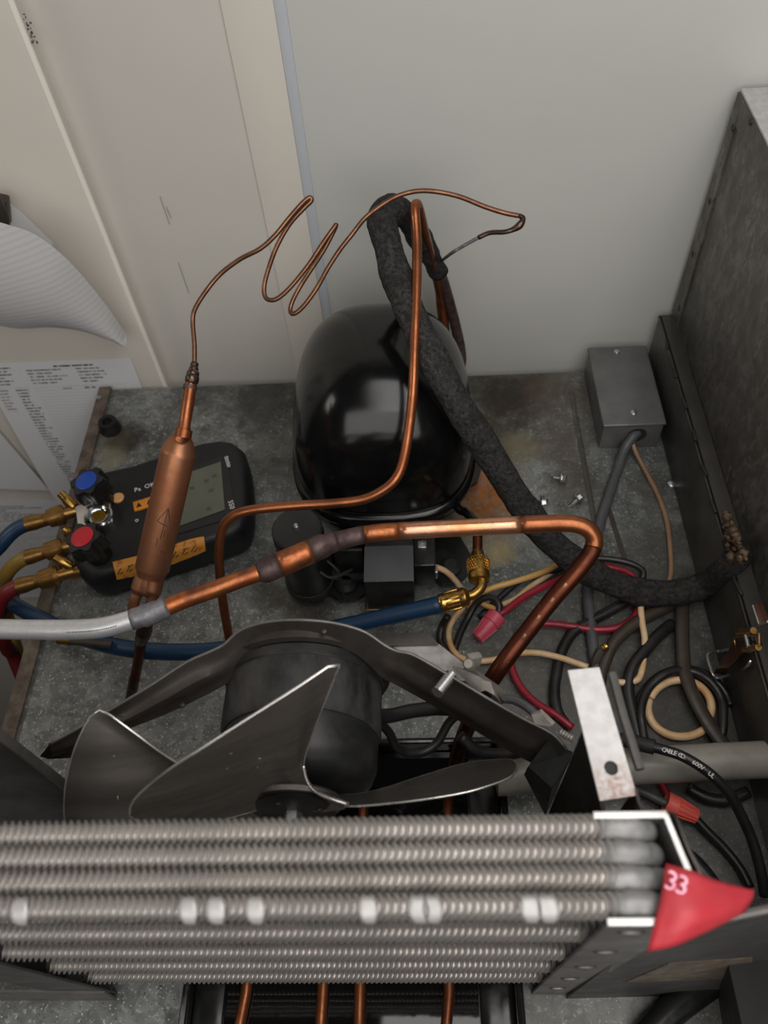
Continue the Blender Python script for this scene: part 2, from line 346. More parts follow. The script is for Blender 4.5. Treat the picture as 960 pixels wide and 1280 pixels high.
def build(name, mb, mat, parent=None, loc=None, smooth=35, fix=True):
    """link the collected geometry as ONE mesh object; world-space vertices"""
    me = bpy.data.meshes.new(name)
    if parent is not None: base = wloc(parent)
    elif loc is not None: base = Vector(loc)
    else: base = Vector((0, 0, 0))
    me.from_pydata([v-base for v in mb.v], [], mb.f); me.validate()
    if fix:
        bm = bmesh.new(); bm.from_mesh(me); bmesh.ops.recalc_face_normals(bm, faces=bm.faces[:]); bm.to_mesh(me); bm.free()
    if smooth: me.shade_smooth(); me.set_sharp_from_angle(angle=math.radians(smooth))
    me.materials.append(M[mat] if isinstance(mat, str) else mat)
    o = bpy.data.objects.new(name, me); S.collection.objects.link(o)
    if parent is not None: o.parent = parent
    else: o.location = base
    return o
def thing(name, label, cat, loc, group=None):
    o = bpy.data.objects.new(name, None); S.collection.objects.link(o); o.location = Vector(loc); o.empty_display_size = .02
    return tag(o, label, cat, group)
def tag(o, label, cat, group=None):
    o['label'] = label; o['category'] = cat
    if group: o['group'] = group
    return o
def struct(name, mb, mat, label=None, parent=None):
    o = build(name, mb, mat, parent)
    if parent is None:
        o['kind'] = 'structure'
    if label: o['label'] = label; o['category'] = 'wall' if name.startswith('wall') else name.split('_')[0]
    return o
def clone(root, loc, label=None, rot=None):
    r = root.copy(); S.collection.objects.link(r); r.location = Vector(loc)
    if rot: r.rotation_euler = rot
    if label: r['label'] = label
    for ch in list(root.children):
        c = ch.copy(); S.collection.objects.link(c); c.parent = r
        for g in list(ch.children):
            d = g.copy(); S.collection.objects.link(d); d.parent = c
    return r
def text_mb(s, size, m, depth=.0003, spacing=1.0):
    cu = bpy.data.curves.new('lettering', 'FONT'); cu.body = s; cu.size = size; cu.extrude = depth; cu.align_x = 'CENTER'; cu.align_y = 'CENTER'; cu.resolution_u = 2; cu.space_character = spacing
    o = bpy.data.objects.new('lettering', cu); S.collection.objects.link(o); bpy.context.view_layer.update()
    me = o.to_mesh(); mb = MB().add([v.co.copy() for v in me.vertices], [tuple(p.vertices) for p in me.polygons], m)
    o.to_mesh_clear(); bpy.data.objects.remove(o); bpy.data.curves.remove(cu); return mb
def pz(l): return [at(*p) for p in l]       # list of (px, py, z)

# ------------------------------------------------------------------ the setting
YW = 0.708
xa = aty(207, 480, YW).x; xb = aty(275, 0, YW).x; xc = aty(342, 0, YW).x; xd = aty(357, 0, YW).x
struct('wall_left', MB().boxc(-2.2, xa, YW-.006, YW+.10, -1.9, 1.3, .0015), 'wall_warm')
struct('wall_corner', MB().hexa([Vector((xa, YW+.014, -1.9)), Vector((xb, YW, -1.9)), Vector((xb, YW+.1, -1.9)), Vector((xa, YW+.1, -1.9))],
        [Vector((xa, YW+.014, 1.3)), Vector((xb, YW, 1.3)), Vector((xb, YW+.1, 1.3)), Vector((xa, YW+.1, 1.3))]), 'wall')
struct('wall_back', MB().boxc(xb, 2.2, YW, YW+.1, -1.9, 1.3), 'wall_main')
struct('trim_1', MB().boxc(xb, xc, YW-.003, YW+.001, -1.9, 1.3, .001), 'wall_warm')
struct('trim_2', MB().boxc(xc, xd, YW-.0015, YW+.002, -1.9, 1.3, .0006), 'joint')
struct('floor', MB().boxc(-2.2, 2.2, -2.5, YW+.1, -2.0, -1.9), 'floor')
struct('trim_3', MB().tube([Vector((xa, YW-.004, -1.9)), Vector((xa, YW-.004, 1.3))], .0032, 12), plain('lit_edge_paint', srgb(236, 231, 222), None, .4))  # added bead, painted bright for the light on the left sheet's edge
# pencil and scuff marks on the wall
sc = MB()
for (px, py, qx, qy) in ((200, 245, 212, 280), (208, 258, 214, 272), (223, 328, 236, 366)):
    a = aty(px, py, YW+.008); b = aty(qx, qy, YW+.008); a.y = b.y = YW+.0088-.0135*((a.x-xa)/(xb-xa))+.004
    sc.tube([a, b], .0004, 5)
struct('scuff_marks', sc, plain('scuff', srgb(160, 152, 146), None, .7), None, bpy.data.objects['wall_corner'])
sc = MB()
for k in range(16):
    t = k/15; c = aty(31+13*t+random.uniform(-3, 3), 20+34*t+random.uniform(-3, 3), YW-.0062)
    sc.box((.0012*random.uniform(.5, 1.6), .0006, .002*random.uniform(.4, 1.4)), Matrix.Translation(c))
struct('chipped_paint', sc, plain('chip', srgb(96, 92, 90), None, .7), None, bpy.data.objects['wall_left'])

# ------------------------------------------------------------------ the machine deck
XL, XR, YB, YF = -.392, .268, .692, -.16
dk = thing('machine_deck', 'stained galvanized steel top of the cabinet that carries the compressor and all the parts', 'metal deck', (0, .3, 0))
def solid_bmesh_deck():
    return MB().boxc(XL, .60, YF, YB, -.03, 0, .001)
build('deck_plate', solid_bmesh_deck(), 'deck', dk).location = Vector((0, 0, 0))
# object-space stains are laid out in world coordinates, so the plate keeps its origin at the world origin
dp = bpy.data.objects['deck_plate']
for v in dp.data.vertices: v.co += Vector((0, .3, 0))
dp.location = Vector((0, -.3, 0))
build('rim_strip', MB().boxc(XL-.004, XL+.011, YF, YB+.002, -.05, .004, .001), 'rim', dk, smooth=30)
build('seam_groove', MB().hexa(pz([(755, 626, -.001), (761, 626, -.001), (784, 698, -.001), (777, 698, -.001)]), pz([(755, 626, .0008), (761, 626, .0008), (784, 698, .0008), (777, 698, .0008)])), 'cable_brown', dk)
build('seam_ridge', MB().boxc(.174, .180, .36, .66, -.002, .0010, .0008), 'deck', dk)
build('corner_rivet', MB().lathe([(.003, 0), (.003, .001), (.0015, .0018)], Matrix.Translation(at(124, 497, .004)), 12), 'steel', dk)
build('cabinet_side', MB().boxc(XL+.004, .60, YF+.004, YB-.004, -1.9, -.031), 'sheet_dark', dk)

# ------------------------------------------------------------------ papers on the left wall
p0 = Vector((-.345, YW-.008, .043))
MP = paper_mat('printed_form', [(-.098, -.040, -.012, -.004, 1), (-.185, -.125, -.012, -.004, .9), (-.185, -.150, -.036, -.012, .8), (-.134, -.085, -.036, -.010, .75), (-.072, -.032, -.036, -.012, .75),
        (-.160, -.140, -.225, -.040, .8), (-.185, -.168, -.08, -.04, .6), (-.072, -.050, -.048, -.040, .9), (-.10, -.085, -.048, -.040, .6)], -.135, -.02, -.25, -.04)
def curl(x0, x1, z0, z1, y, bulge, nx=10, nz=10, shear=0.0):
    G = []
    for i in range(nx+1):
        u = i/nx; row = []
        for j in range(nz+1):
            v = j/nz; row.append(Vector((x0+(x1-x0)*u+shear*v, y-bulge*(math.sin(math.pi*v)*.4+v*v)*(1-.5*u), z0+(z1-z0)*v)))
        G.append(row)
    return G
sh = build('printed_form', MB().sheet(curl(-.345-.190, -.345, .043, .043-.279, YW-.0075, .012, shear=-.006), .0003), MP, None, p0)
tag(sh, 'white sheet with columns of grey print on left wall, below the curling sheet', 'paper')
MP2 = paper_mat('faint_form', [(-.20, -.03, -.27, -.02, .35)], -.21, -.01, -.27, -.02)
q0 = aty(62, 616, YW-.012)
sh = build('notice_sheet', MB().solid_poly([aty(-150, 390, YW-.012), aty(0, 541, YW-.012), aty(62, 613, YW-.012), aty(0, 611, YW-.012), aty(-190, 612, YW-.012)], (0, -.0004, 0)), MP2, None, q0)
tag(sh, 'corner of a blank pale sheet low on left wall, left of the printed form', 'paper')
q1 = Vector((aty(96, 628, YW-.009).x, YW-.009, aty(96, 624, YW-.009).z))
sh = build('lower_form', MB().sheet(curl(q1.x-.216, q1.x, q1.z, q1.z-.279, YW-.0085, .006, 4, 6), .0003), paper_mat('lower_form_print', [(-.2, -.03, -.05, -.012, .7), (-.2, -.06, -.27, -.06, .3)], -.21, -.01, -.27, -.05), None, q1)
tag(sh, 'lowest sheet on left wall, faint print, seen beside the blue and yellow hoses', 'paper')
# the curling sheet in front
top = [(-60, 258, .62), (-20, 268, .62), (0, 278, .622), (40, 291, .63), (75, 316, .64), (105, 347, .655), (133, 382, .67), (158, 418, .682)]
bot = [(-60, 398, .64), (-20, 402, .645), (0, 407, .65), (25, 411, .655), (60, 409, .66), (95, 412, .668), (128, 417, .676), (158, 419, .683)]
G = []
for a, b in zip(crom(top, 3), crom(bot, 3)):
    A, B = aty(a.x, a.y, a.z), aty(b.x, b.y, b.z); row = []
    for j in range(9):
        v = j/8; row.append(A.lerp(B, v)+Vector((0, -.018*math.sin(math.pi*v), .004*math.sin(2*math.pi*v))))
    G.append(row)
qs = N('sheet_showing_print'); s3 = qs.n('SeparateXYZ'); qs.l(qs.co, s3.inputs[0])
ln = qs.math('SINE', qs.math('MULTIPLY', qs.math('ADD', s3.outputs[2], qs.math('MULTIPLY', s3.outputs[0], -.12)), 900), 0)
qs.done(qs.mix(qs.ramp(ln, -.2, 1, 0, .16), srgb(204, 203, 204), srgb(130, 130, 134)), .8, 0, .2)
pp = thing('curling_sheet', 'big white sheet curling off left wall, held by a dark clip', 'paper', (-.5, YW-.01, .15))
build('curled_page', MB().sheet(G, .0003), qs.m, pp, fix=True)
build('back_page', MB().sheet([[aty(-60, 210, YW-.008), aty(-60, 330, YW-.008)], [aty(0, 244, YW-.0085), aty(0, 330, YW-.012)], [aty(30, 268, YW-.009), aty(30, 330, YW-.012)], [aty(66, 303, YW-.009), aty(66, 318, YW-.010)]], .0003), plain('blank_page', srgb(218, 218, 220), None, .8), pp)
build('binder_clip', MB().box((.016, .012, .030), Matrix.Translation(aty(1, 262, YW-.03)) @ Matrix.Rotation(.35, 4, 'Y'), .002).tube([aty(-4, 240, YW-.03), aty(3, 250, YW-.035), aty(9, 268, YW-.04), aty(11, 278, YW-.04)], .0012, 8), 'bracket', pp)

# ------------------------------------------------------------------ galvanized housing on the right
XB = .284
hb = thing('galvanized_housing', 'tall mottled galvanized sheet metal housing along the right of the deck', 'metal housing', (XB+.15, .4, .08))
zb, zt = .083, .326
side = MB().boxc(XB, XB+.004, -.10, .698, zb, zt, .0006)
build('side_panel', side, 'box', hb)
build('top_panel', MB().boxc(XB, XB+.30, -.10, .698, zt, zt+.003, .0008), 'tab', hb)
build('rear_panel', MB().boxc(XB+.004, XB+.30, .694, .698, zb, zt), 'box', hb)
# lapped flanges at the back edge and under the top, with their pop rivets
build('rear_flange', MB().hexa([Vector((XB-.0016, .672, zb)), Vector((XB+.001, .672, zb)), Vector((XB+.001, .698, zb)), Vector((XB-.0016, .698, zb))],
      [Vector((XB-.0016, .684, zt-.012)), Vector((XB+.001, .684, zt-.012)), Vector((XB+.001, .698, zt)), Vector((XB-.0016, .698, zt))]), 'box', hb)
build('top_flange', MB().hexa([Vector((XB-.0012, -.1, zt-.030)), Vector((XB+.001, -.1, zt-.030)), Vector((XB+.001, .684, zt-.022)), Vector((XB-.0012, .684, zt-.022))],
      [Vector((XB-.0012, -.1, zt)), Vector((XB+.001, -.1, zt)), Vector((XB+.001, .698, zt)), Vector((XB-.0012, .698, zt))]), 'box', hb)
for px, py in ((916, 160), (887, 252), (866, 318), (938, 152), (849, 385)):
    c = atx(px, py, XB-.0016); build('rivet_hole', MB().lathe([(.0034, -.0004), (.0030, .0005), (.001, .0007)], frame(c, (-1, 0, 0)), 12), 'black_matte', hb)
# lower panel below it
lp = thing('steel_partition', 'dark grey lower side panel under the mottled housing, behind junction box', 'metal panel', (.27, .4, 0))
build('panel_sheet', MB().boxc(.2665, .270, -.10, .690, .0005, .083, .0006), 'dark_panel', lp)
build('panel_lip', MB().boxc(.266, .284, -.10, .692, .079, .083, .001), 'dark_panel', lp)
lipb = MB()
for k in range(9): lipb.box((.003, .014, .003), Matrix.Translation((.2665+random.uniform(-.001, .001), .30+k*.043, .0845)) @ Matrix.Rotation(random.uniform(-.2, .2), 4, 'Z'), .0006)
build('lip_sealant', lipb, 'black_matte', lp)['kind'] = 'stuff'
# latch on the lower panel
XPn = .2655
la = thing('draw_latch', 'rusty spring draw latch with a wire bail on the dark right panel', 'latch', atx(920, 820, XPn))
def lx(px, py, off=0.0):
    p = atx(px, py, XPn-off); return p
build('bail', MB().tube(crom([lx(915, 811, .001), at(900, 814, .016), at(887, 816.5, .018), at(884, 820, .018), at(886, 828, .018), at(891, 842, .018), at(896, 847, .018), at(904, 846, .018), at(922, 840, .019), lx(933, 834, .004), lx(938, 826, .002)], 4), .0014, 8), 'steel', la)
build('lever', MB().hexa([at(893, 842, .012), at(906, 843, .010), lx(934, 812, .002), lx(918, 802, .002)], [at(894, 838, .019), at(908, 840, .018), lx(936, 808, .010), lx(920, 798, .010)]), 'rust_metal', la)
build('clevis', MB().tube([lx(924, 818, .008), lx(918, 800, .01), lx(921, 795, .011), lx(948, 793, .011), lx(951, 806, .011), lx(946, 808, .01)], .0013, 8), 'brass_dull', la)
for a, b in (((922, 790), (942, 788)), ((931, 812), (948, 809))):
    build('roller', MB().tube([lx(*a, .011), lx(*b, .011)], .0026, 12), 'brass_dull', la)
build('spring_pin', MB().tube([lx(932, 794, .012), lx(936, 810, .012)], .0018, 8), 'steel', la)
ck = thing('catch_hook', 'small bright bent catch hook above the rusty draw latch on right panel', 'hook', atx(948, 770, XPn))
build('hook_plate', MB().hexa([lx(941, 757, .001), lx(953, 752, .001), lx(962, 776, .001), lx(948, 782, .001)], [lx(941, 757, .007), lx(953, 752, .007), lx(960, 776, .009), lx(950, 781, .009)]), 'copper_pink', ck)
build('hook_lip', MB().tube([lx(941, 757, .0075), lx(949, 781, .0095), lx(960, 777, .0095)], .001, 8), 'steel', ck)

# ------------------------------------------------------------------ junction box
jb = thing('junction_box', 'small grey metal junction box with a screwed cover at the back of the deck', 'electrical box', (.228, .63, 0))
build('box_body', MB().boxc(.1955, .2595, .571, .688, 0, .038, .002), 'ebox', jb)
build('cover', MB().boxc(.1940, .2610, .5695, .6895, .038, .0405, .0018, 3), 'ebox', jb)
for px, py in ((771, 440), (792, 516)):
    cs = build('cover_screw', MB().lathe([(.0036, 0), (.0036, .0012), (.002, .0022)], Matrix.Translation(at(px, py, .0405)), 14), 'steel', jb)
hole = at(796, 543, .022); hole.y = .5712
build('knockout_hole', MB().lathe([(.0105, -.0004), (.0105, .0006), (.008, .0006)], frame(hole, (0, -1, 0)), 20), 'black_matte', jb)

# ------------------------------------------------------------------ compressor
CX, CY = -.0385, .536
cp = thing('compressor', 'big glossy black domed refrigeration compressor at the middle of the deck', 'compressor', (CX, CY, 0))
def T(z=0): return Matrix.Translation((CX, CY, z))
RX, RY = .0885, .106
ZS, ZT = .080, .214
prof = [(1.0, ZS)]
for k in range(0, 25):
    t = k/24*math.pi/2; e = 2.2
    prof.append(((math.cos(t))**(2/e), ZS+.012+(ZT-ZS-.012)*(math.sin(t))**(2/e)))
prof[-1] = (.001, ZT)
build('dome', MB().lathe([(r, h) for r, h in prof], T(), 72, RX, RY, pw=2.9), 'black_gloss', cp, smooth=180)
build('weld_seam', MB().lathe([(.99, ZS-.010), (1.035, ZS-.009), (1.05, ZS-.004), (1.05, ZS), (1.03, ZS+.004), (.99, ZS+.005)], T(), 72, RX, RY, pw=2.9), 'black_gloss', cp, smooth=60)
build('lower_shell', MB().lathe([(.62, .012), (.80, .018), (.93, .034), (.985, .055), (.99, ZS-.008)], T(), 64, RX, RY, pw=2.9), 'black_gloss', cp, smooth=180)
for (px, py, a) in ((430, 742, .2), (568, 720, -.35), (590, 590, .2), (392, 560, .3)):
    c = at(px, py, .006); d = (c-Vector((CX, CY, c.z))); d.z = 0; L = d.length; d.normalize(); m = frame(Vector((CX, CY, .006)), (0, 0, 1), d)
    ft = build('mounting_foot', MB().prism([(.03, -.034), (L-.012, -.026), (L+.004, -.016), (L+.010, 0), (L+.004, .016), (L-.012, .026), (.03, .034)], 0, .004, m), 'black_semi', cp)
    build('rubber_grommet', MB().lathe([(.011, -.006), (.012, 0), (.011, .008), (.006, .012), (.003, .012)], m @ Matrix.Translation((L-.008, 0, 0)), 16), 'black_matte', ft)
ta = at(455, 682, .078); tb = at(517, 682, .078); tc = at(517, 726, .078); td = at(455, 726, .078)
tx0, tx1, ty0, ty1 = (ta.x+td.x)/2, (tb.x+tc.x)/2, (tc.y+td.y)/2, (ta.y+tb.y)/2
tcov = build('terminal_cover', MB().boxc(tx0, tx1, ty0, CY-RY+.012, .022, .0765, .0018), 'black_semi', cp)
build('cover_lid', MB().boxc(tx0, tx1, ty0-.0005, ty1, .0765, .078, .0006), 'grey_plastic', tcov)
clip = [at(457, 752, .028), at(463, 756, .028), at(478, 748, .028), at(490, 748, .028), at(503, 754, .028), at(511, 749, .028)]
for p in clip: p.y = ty0-.002
build('retaining_wire', MB().tube([Vector((tx0-.001, ty0+.03, .03))]+crom(clip, 4)+[Vector((tx1+.001, ty0+.03, .03))], .0010, 8), 'copper_tan', tcov)
build('relay', MB().boxc(tx1, tx1+.020, ty0+.022, CY-RY+.014, .030, .066, .0016), 'black_semi', cp)
build('relay_terminal', MB().boxc(tx1+.004, tx1+.012, ty0+.040, ty0+.048, .066, .069, .0006).boxc(tx1+.019, tx1+.022, ty0+.024, ty0+.032, .038, .05, .0004), 'steel', cp)
for k in range(2):
    x0 = -.052+k*.0
    build('bracket_strap', MB().boxc(-.088-.006*k, -.060, .408+.010*k, .412+.012*k, .016, .06, .0008), 'black_semi', cp)
# start capacitor clamped beside it
cc = Vector((-.1155, .404, 0))
cap = build('start_capacitor', MB().lathe([(.0225, .010), (.0235, .013), (.0235, .100), (.0215, .104)], Matrix.Translation(cc), 36), 'black_semi', cp)
build('capacitor_lid', MB().lathe([(.0228, .103), (.0232, .1055), (.0215, .107), (.008, .1062)], Matrix.Translation(cc), 36), 'black_matte', cap, smooth=30)
build('terminal_stud', MB().lathe([(.0028, .106), (.0028, .111), (.0014, .1125)], Matrix.Translation(cc), 12), 'steel', cap)
build('capacitor_clamp', MB().lathe([(.0242, .012), (.0246, .0125), (.0246, .021), (.0242, .0215)], Matrix.Translation(cc), 32).boxc(cc.x+.02, cc.x+.075, cc.y-.003, cc.y+.006, .012, .018), 'black_matte', cp)
qn = cc+Vector((.0, 0, .05))
build('capacitor_leads', MB().tube(crom([at(408, 700, .06), at(424, 716, .05), at(428, 740, .03), at(436, 750, .02)], 6), .0014, 6).tube(crom([at(400, 715, .06), at(415, 722, .055), at(440, 712, .05)], 5), .0014, 6), 'black_matte', cp)
# process tube stub leaving the shell on the right
build('process_tube', MB().tube(crom([Vector((CX+.060, CY-.050, .062)), at(572, 634, .075), at(583, 641, .084), at(593, 652, .087), at(597, 664, .088), at(597, 690, .084)], 6), .0042, 12), 'black_gloss', cp)
build('tube_end', MB().tube([at(597, 662, .088), at(597, 678, .086), at(597, 694, .083)], .0045, 12), 'copper_dark', cp)

# ------------------------------------------------------------------ suction line wrapped in foam tape
def insul_jit(p, a):
    q = p*60+Vector((math.cos(a), math.sin(a), 0))*.9
    return .10*noise.noise(q)+.06*noise.noise(q*2.7)+.03*noise.noise(q*6)
sp = thing('suction_line', 'thick black foam-wrapped suction line arching over the compressor to right panel', 'insulated pipe', (.1, .45, 0))
path = [(885, 729, .030), (850, 740, .024), (805, 741, .022), (762, 727, .032), (720, 703, .050), (680, 667, .078), (642, 616, .115), (606, 558, .155), (572, 505, .195), (542, 450, .228), (515, 395, .250), (495, 345, .265), (483, 300, .280)]
P3 = [atx(928, 690, .285), atx(914, 704, .266)]+pz(path)+[aty(477, 272, .590), aty(486, 261, .600), aty(504, 267, .612), aty(521, 291, .628), aty(535, 316, .644), aty(548, 340, .656)]
build('foam_wrap', MB().tube(crom(P3, 9), lambda t: .0112+.0022*math.sin(math.pi*min(1, t*1.15))+.0006*math.sin(t*71)-(.002 if t > .96 else 0), 22, jit=insul_jit), 'insul', sp, smooth=180)
wr = MB()
C9 = crom(P3, 9)
for k in range(14, len(C9)-14, 11):
    i = k; m = frame(C9[i], (C9[i+1]-C9[i-1]).normalized()); m = m @ Matrix.Rotation(.35, 4, 'X')
    wr.lathe([(.0122, -.004), (.0137, -.0025), (.0139, .002), (.0122, .004)], m, 22, cap=False)
end = [aty(546, 335, .655), aty(553, 350, .660), aty(562, 380, .665), aty(570, 410, .668), aty(576, 440, .664), Vector((.045, .655, .05)), Vector((.03, .62, .04))]
build('copper_tail', MB().tube(crom(end, 6), .0058, 14), 'copper_scale', sp)
build('copper_tail', MB().tube(crom([aty(541, 333, .654), aty(548, 352, .660), aty(551, 380, .666), aty(552, 412, .668), Vector((.01, .665, .06)), Vector((.0, .63, .04))], 6), .0050, 14), 'copper', sp)

# ------------------------------------------------------------------ discharge tube
dt = [Vector((.02, .62, .05)), Vector((.03, .665, .07)), aty(556, 400, .668), aty(549, 365, .660), aty(540, 325, .640), aty(530, 285, .612), aty(524, 262, .598), aty(521, 255, .592), aty(518.5, 262, .584), aty(521, 300, .565), aty(521, 350, .535), aty(519.5, 400, .505), aty(518, 440, .482), aty(516, 490, .455), aty(510, 545, .428), aty(503, 580, .410), aty(495, 598, .400), aty(480, 612, .393), aty(455, 624, .388), aty(420, 629, .386), aty(370, 632, .385), aty(325, 636, .383), aty(300, 641, .381), aty(285, 650, .378), aty(277, 664, .373), aty(274, 690, .363), aty(275, 720, .352), aty(279, 755, .340), aty(285, 790, .328), aty(295, 850, .305), aty(300, 880, .29)]
o = build('discharge_tube', MB().tube(crom(dt, 6), .0041, 14), 'copper', None, (.0, .4, 0), smooth=180)
tag(o, 'thin bright copper tube looping up over the dome and bending left above the capacitor', 'copper tube')

# ------------------------------------------------------------------ liquid line with brazed joints and silver end
ll = thing('copper_line', 'copper pipe crossing in front of the compressor, silver at its left end', 'copper pipe', (0, .35, 0))
Pl = pz([(-160, 760, .20), (-90, 778, .20), (-30, 785, .20), (30, 787, .20), (90, 787, .20), (130, 784, .20), (170, 773, .20), (200, 763, .20), (230, 750, .20), (270, 736, .20), (310, 721, .20), (330, 714, .20), (370, 697, .20), (405, 682, .20), (430, 674, .20), (470, 666, .20), (530, 662, .20), (590, 659, .20), (650, 656, .20), (700, 654, .20), (722, 656, .199), (737, 663, .196), (743, 676, .190), (738, 692, .184), (720, 716, .176), (690, 750, .164), (655, 795, .150), (620, 842, .135), (595, 885, .10), (578, 925, .05), (568, 960, .015)])
C = crom(Pl, 6)[6:]
C0 = crom(Pl, 6)[:7]
def upto(a, b): return C[a*6:b*6+1]
build('silver_sleeve', MB().tube(C0[:-1]+C[0:5*6+1], lambda t: .0072, 18), 'silver_tape', ll, smooth=180)
cr = MB()
for k in range(22):
    i = 3*6+k*.42; j = int(i); p = C[j].lerp(C[j+1], i-j); p = p+Vector((0, -.0045, .0052))
    cr.box((.0012, .0008, .0016), frame(p, (0, -.6, .7)) @ Matrix.Rotation(.5, 4, 'Z'), .0002)
build('knurl_mark', cr, 'solder_grey', ll)['kind'] = 'stuff'
build('braze_collar', MB().tube(C[29:39], lambda t: .0074+.0010*math.sin(t*math.pi)+.0004*math.sin(t*23), 16), 'solder_grey', ll, smooth=180)
build('pipe_run', MB().tube(C[37:60], .0064, 16), 'copper_bright', ll, smooth=180)
build('burnt_coupling', MB().tube(C[58:64], lambda t: .0066+.0026*min(1, t*2.5), 18), 'copper_scale', ll, smooth=180)
build('coupling_sleeve', MB().tube(C[63:70], .0093, 18), 'copper_bright', ll, smooth=180)
build('burnt_coupling', MB().tube(C[69:77], lambda t: .0094-.0018*max(0, min(1, (t-.35)*2.6))+.0003*math.sin(t*30), 18), 'copper_scale', ll, smooth=180)
build('burnt_coupling', MB().tube(C[76:83], .0070, 18), 'copper_scale', ll, smooth=180)
build('pipe_run', MB().tube(C[82:88], .0066, 18), 'copper_bright', ll, smooth=180)
build('pipe_run', MB().tube(C[87:103], .0066, 18), 'copper_pink', ll, smooth=180)
build('pipe_bend', MB().tube(C[102:130], .0066, 18), 'copper', ll, smooth=180)
build('pipe_drop', MB().tube(C[129:], .0066, 18), 'copper_dark', ll, smooth=180)  # darker copper here: the shading of the drop is put into its colour
mk = MB()
for px, py in ((706, 733), (652, 792), (690, 752), (676, 770)):
    c = at(px, py, 0); r = (CAM-c).normalized()
    best = min(C, key=lambda p: (p-CAM).normalized().cross(-r).length)
    mk.box((.004, .0024, .0006), frame(best+(CAM-best).normalized()*.0066, (CAM-best).normalized(), C[140]-C[135]), .0002)
build('print_mark', mk, 'copper_tan', ll)

# ------------------------------------------------------------------ filter drier and capillary tube
fd = thing('filter_drier', 'spun copper filter drier leaning over the digital gauge', 'filter drier', at(190, 790, .05))
Dt, Db = at(222.5, 567, .215), at(190, 712, .150)
ax = (Dt-Db).normalized(); Ld = (Dt-Db).length
m = frame(Db, ax)
rD = .0138
build('canister', MB().lathe([(.0108, -.007), (.0112, -.005), (rD-.0014, -.002), (rD, .001), (rD, Ld-.002), (rD+.0004, Ld), (rD-.0004, Ld+.002), (.0105, Ld+.010), (.0062, Ld+.016), (.0056, Ld+.022)], m, 36), 'drier', fd, smooth=40)
nk = [Db+ax*(Ld+.018), at(228, 545, .232), at(230, 535, .236), at(236, 497, .248), at(240, 472, .256)]
build('inlet_neck', MB().tube(nk, lambda t: .0062 if t < .3 else .0048, 14), 'copper', fd)
build('neck_collar', MB().tube([at(228.5, 547, .232), at(230.5, 537, .2355)], .0066, 16), 'copper', fd)
build('neck_collar', MB().tube([at(237, 487, .251), at(238, 482, .2525)], .0054, 16), 'copper_scale', fd)
sd = MB()
for px, py, z, r in ((240, 474, .256, .0058), (241, 468, .257, .0052), (242, 462, .258, .0040), (243, 456, .259, .0034)):
    c = at(px, py, z); sd.lathe([(.0005, -r), (r*.75, -r*.65), (r, 0), (r*.75, r*.65), (.0005, r)], Matrix.Translation(c), 14)
build('solder_blob', sd, 'copper_black', fd, smooth=180)
for k, pts in enumerate(([(182, 716, .149), (177, 727, .144), (172, 742, .137), (168, 752, .132), (165, 775, .118)], [(187, 768, .122), (180, 790, .10), (177, 800, .085), (172, 830, .05), (166, 862, .015), (163, 878, .003)])):
    q = pz(pts); tb_ = build('outlet_leg', MB().tube(crom(q, 8), (lambda t: .0068 if t < .42 else max(.0046, .0068-(t-.42)*.04)) if k == 0 else (lambda t: .0046), 16), 'drier' if k == 0 else 'copper_dark', fd, smooth=60)
build('outlet_leg', MB().tube(crom(pz([(193, 717, .149), (192, 730, .143), (190, 745, .136), (187, 768, .122), (184, 779, .111)]), 8), lambda t: .0068 if t < .42 else max(.0046, .0068-(t-.42)*.04), 16), 'drier', fd, smooth=60)
build('leg_joint', MB().tube(crom(pz([(184, 778, .112), (180, 790, .10), (176, 802, .084)]), 5), lambda t: .0048+.0016*math.sin(math.pi*t)+.0003*math.sin(t*25), 14), 'copper_black', fd)
build('leg_joint', MB().tube(pz([(168, 848, .03), (163, 876, .004)]), .0050, 14), 'copper_black', fd)
build('crotch', MB().lathe([(.0105, -.022), (.0118, -.018), (.0120, -.010), (.0116, -.004), (.0108, .002)], m, 28, 1, .62), 'drier', fd, smooth=180)
# scribed flow arrow and digits on the canister
ar = MB()
def onD(u, hgt):     # u: metres around, hgt: metres along
    c = Db+ax*hgt; view = (CAM-c); view = (view-ax*view.dot(ax)).normalized(); sd_ = ax.cross(view)
    a = u/rD; return c+view*math.cos(a)*(rD+.0002)+sd_*math.sin(a)*(rD+.0002)
def strokes(mb, L_):
    for (u0, h0, u1, h1) in L_: mb.tube([onD(u0, h0), onD((u0+u1)/2, (h0+h1)/2), onD(u1, h1)], .00035, 5)
strokes(ar, [(.001, .030, .002, .056), (.002, .056, -.0045, .044), (.002, .056, .005, .046), (-.0045, .044, .004, .041), (-.001, .030, -.001, .024), (.006, .020, .0035, .020), (.003, .038, .003, .032), (.006, .036, .0065, .030)])
build('scribed_marking', ar, 'black_print', fd)
cpts = [(243, 456, .259), (243, 430, .268), (241, 405, .277), (243, 388, .284), (256, 366, .293), (275, 343, .302), (300, 324, .312), (325, 311, .32), (344, 294, .327), (362, 272, .335), (378, 254, .341), (387, 247, .343), (389, 251, .341), (380, 260, .337), (362, 280, .328), (346, 308, .315), (335, 338, .300), (330, 360, .290), (333, 373, .285), (345, 374, .286), (362, 360, .292), (385, 332, .305), (405, 302, .318), (418, 284, .325), (420, 281, .326), (418, 287, .323), (405, 312, .311), (388, 338, .298), (374, 360, .287), (365, 378, .279), (363, 389, .275), (368, 392, .275), (380, 382, .280), (396, 360, .290), (410, 335, .302), (425, 312, .312), (440, 293, .320), (455, 274, .326), (472, 260, .331), (495, 246, .336), (520, 239, .338), (545, 239.5, .338), (575, 246, .335), (605, 258, .330), (630, 266, .326), (650, 270, .323)]
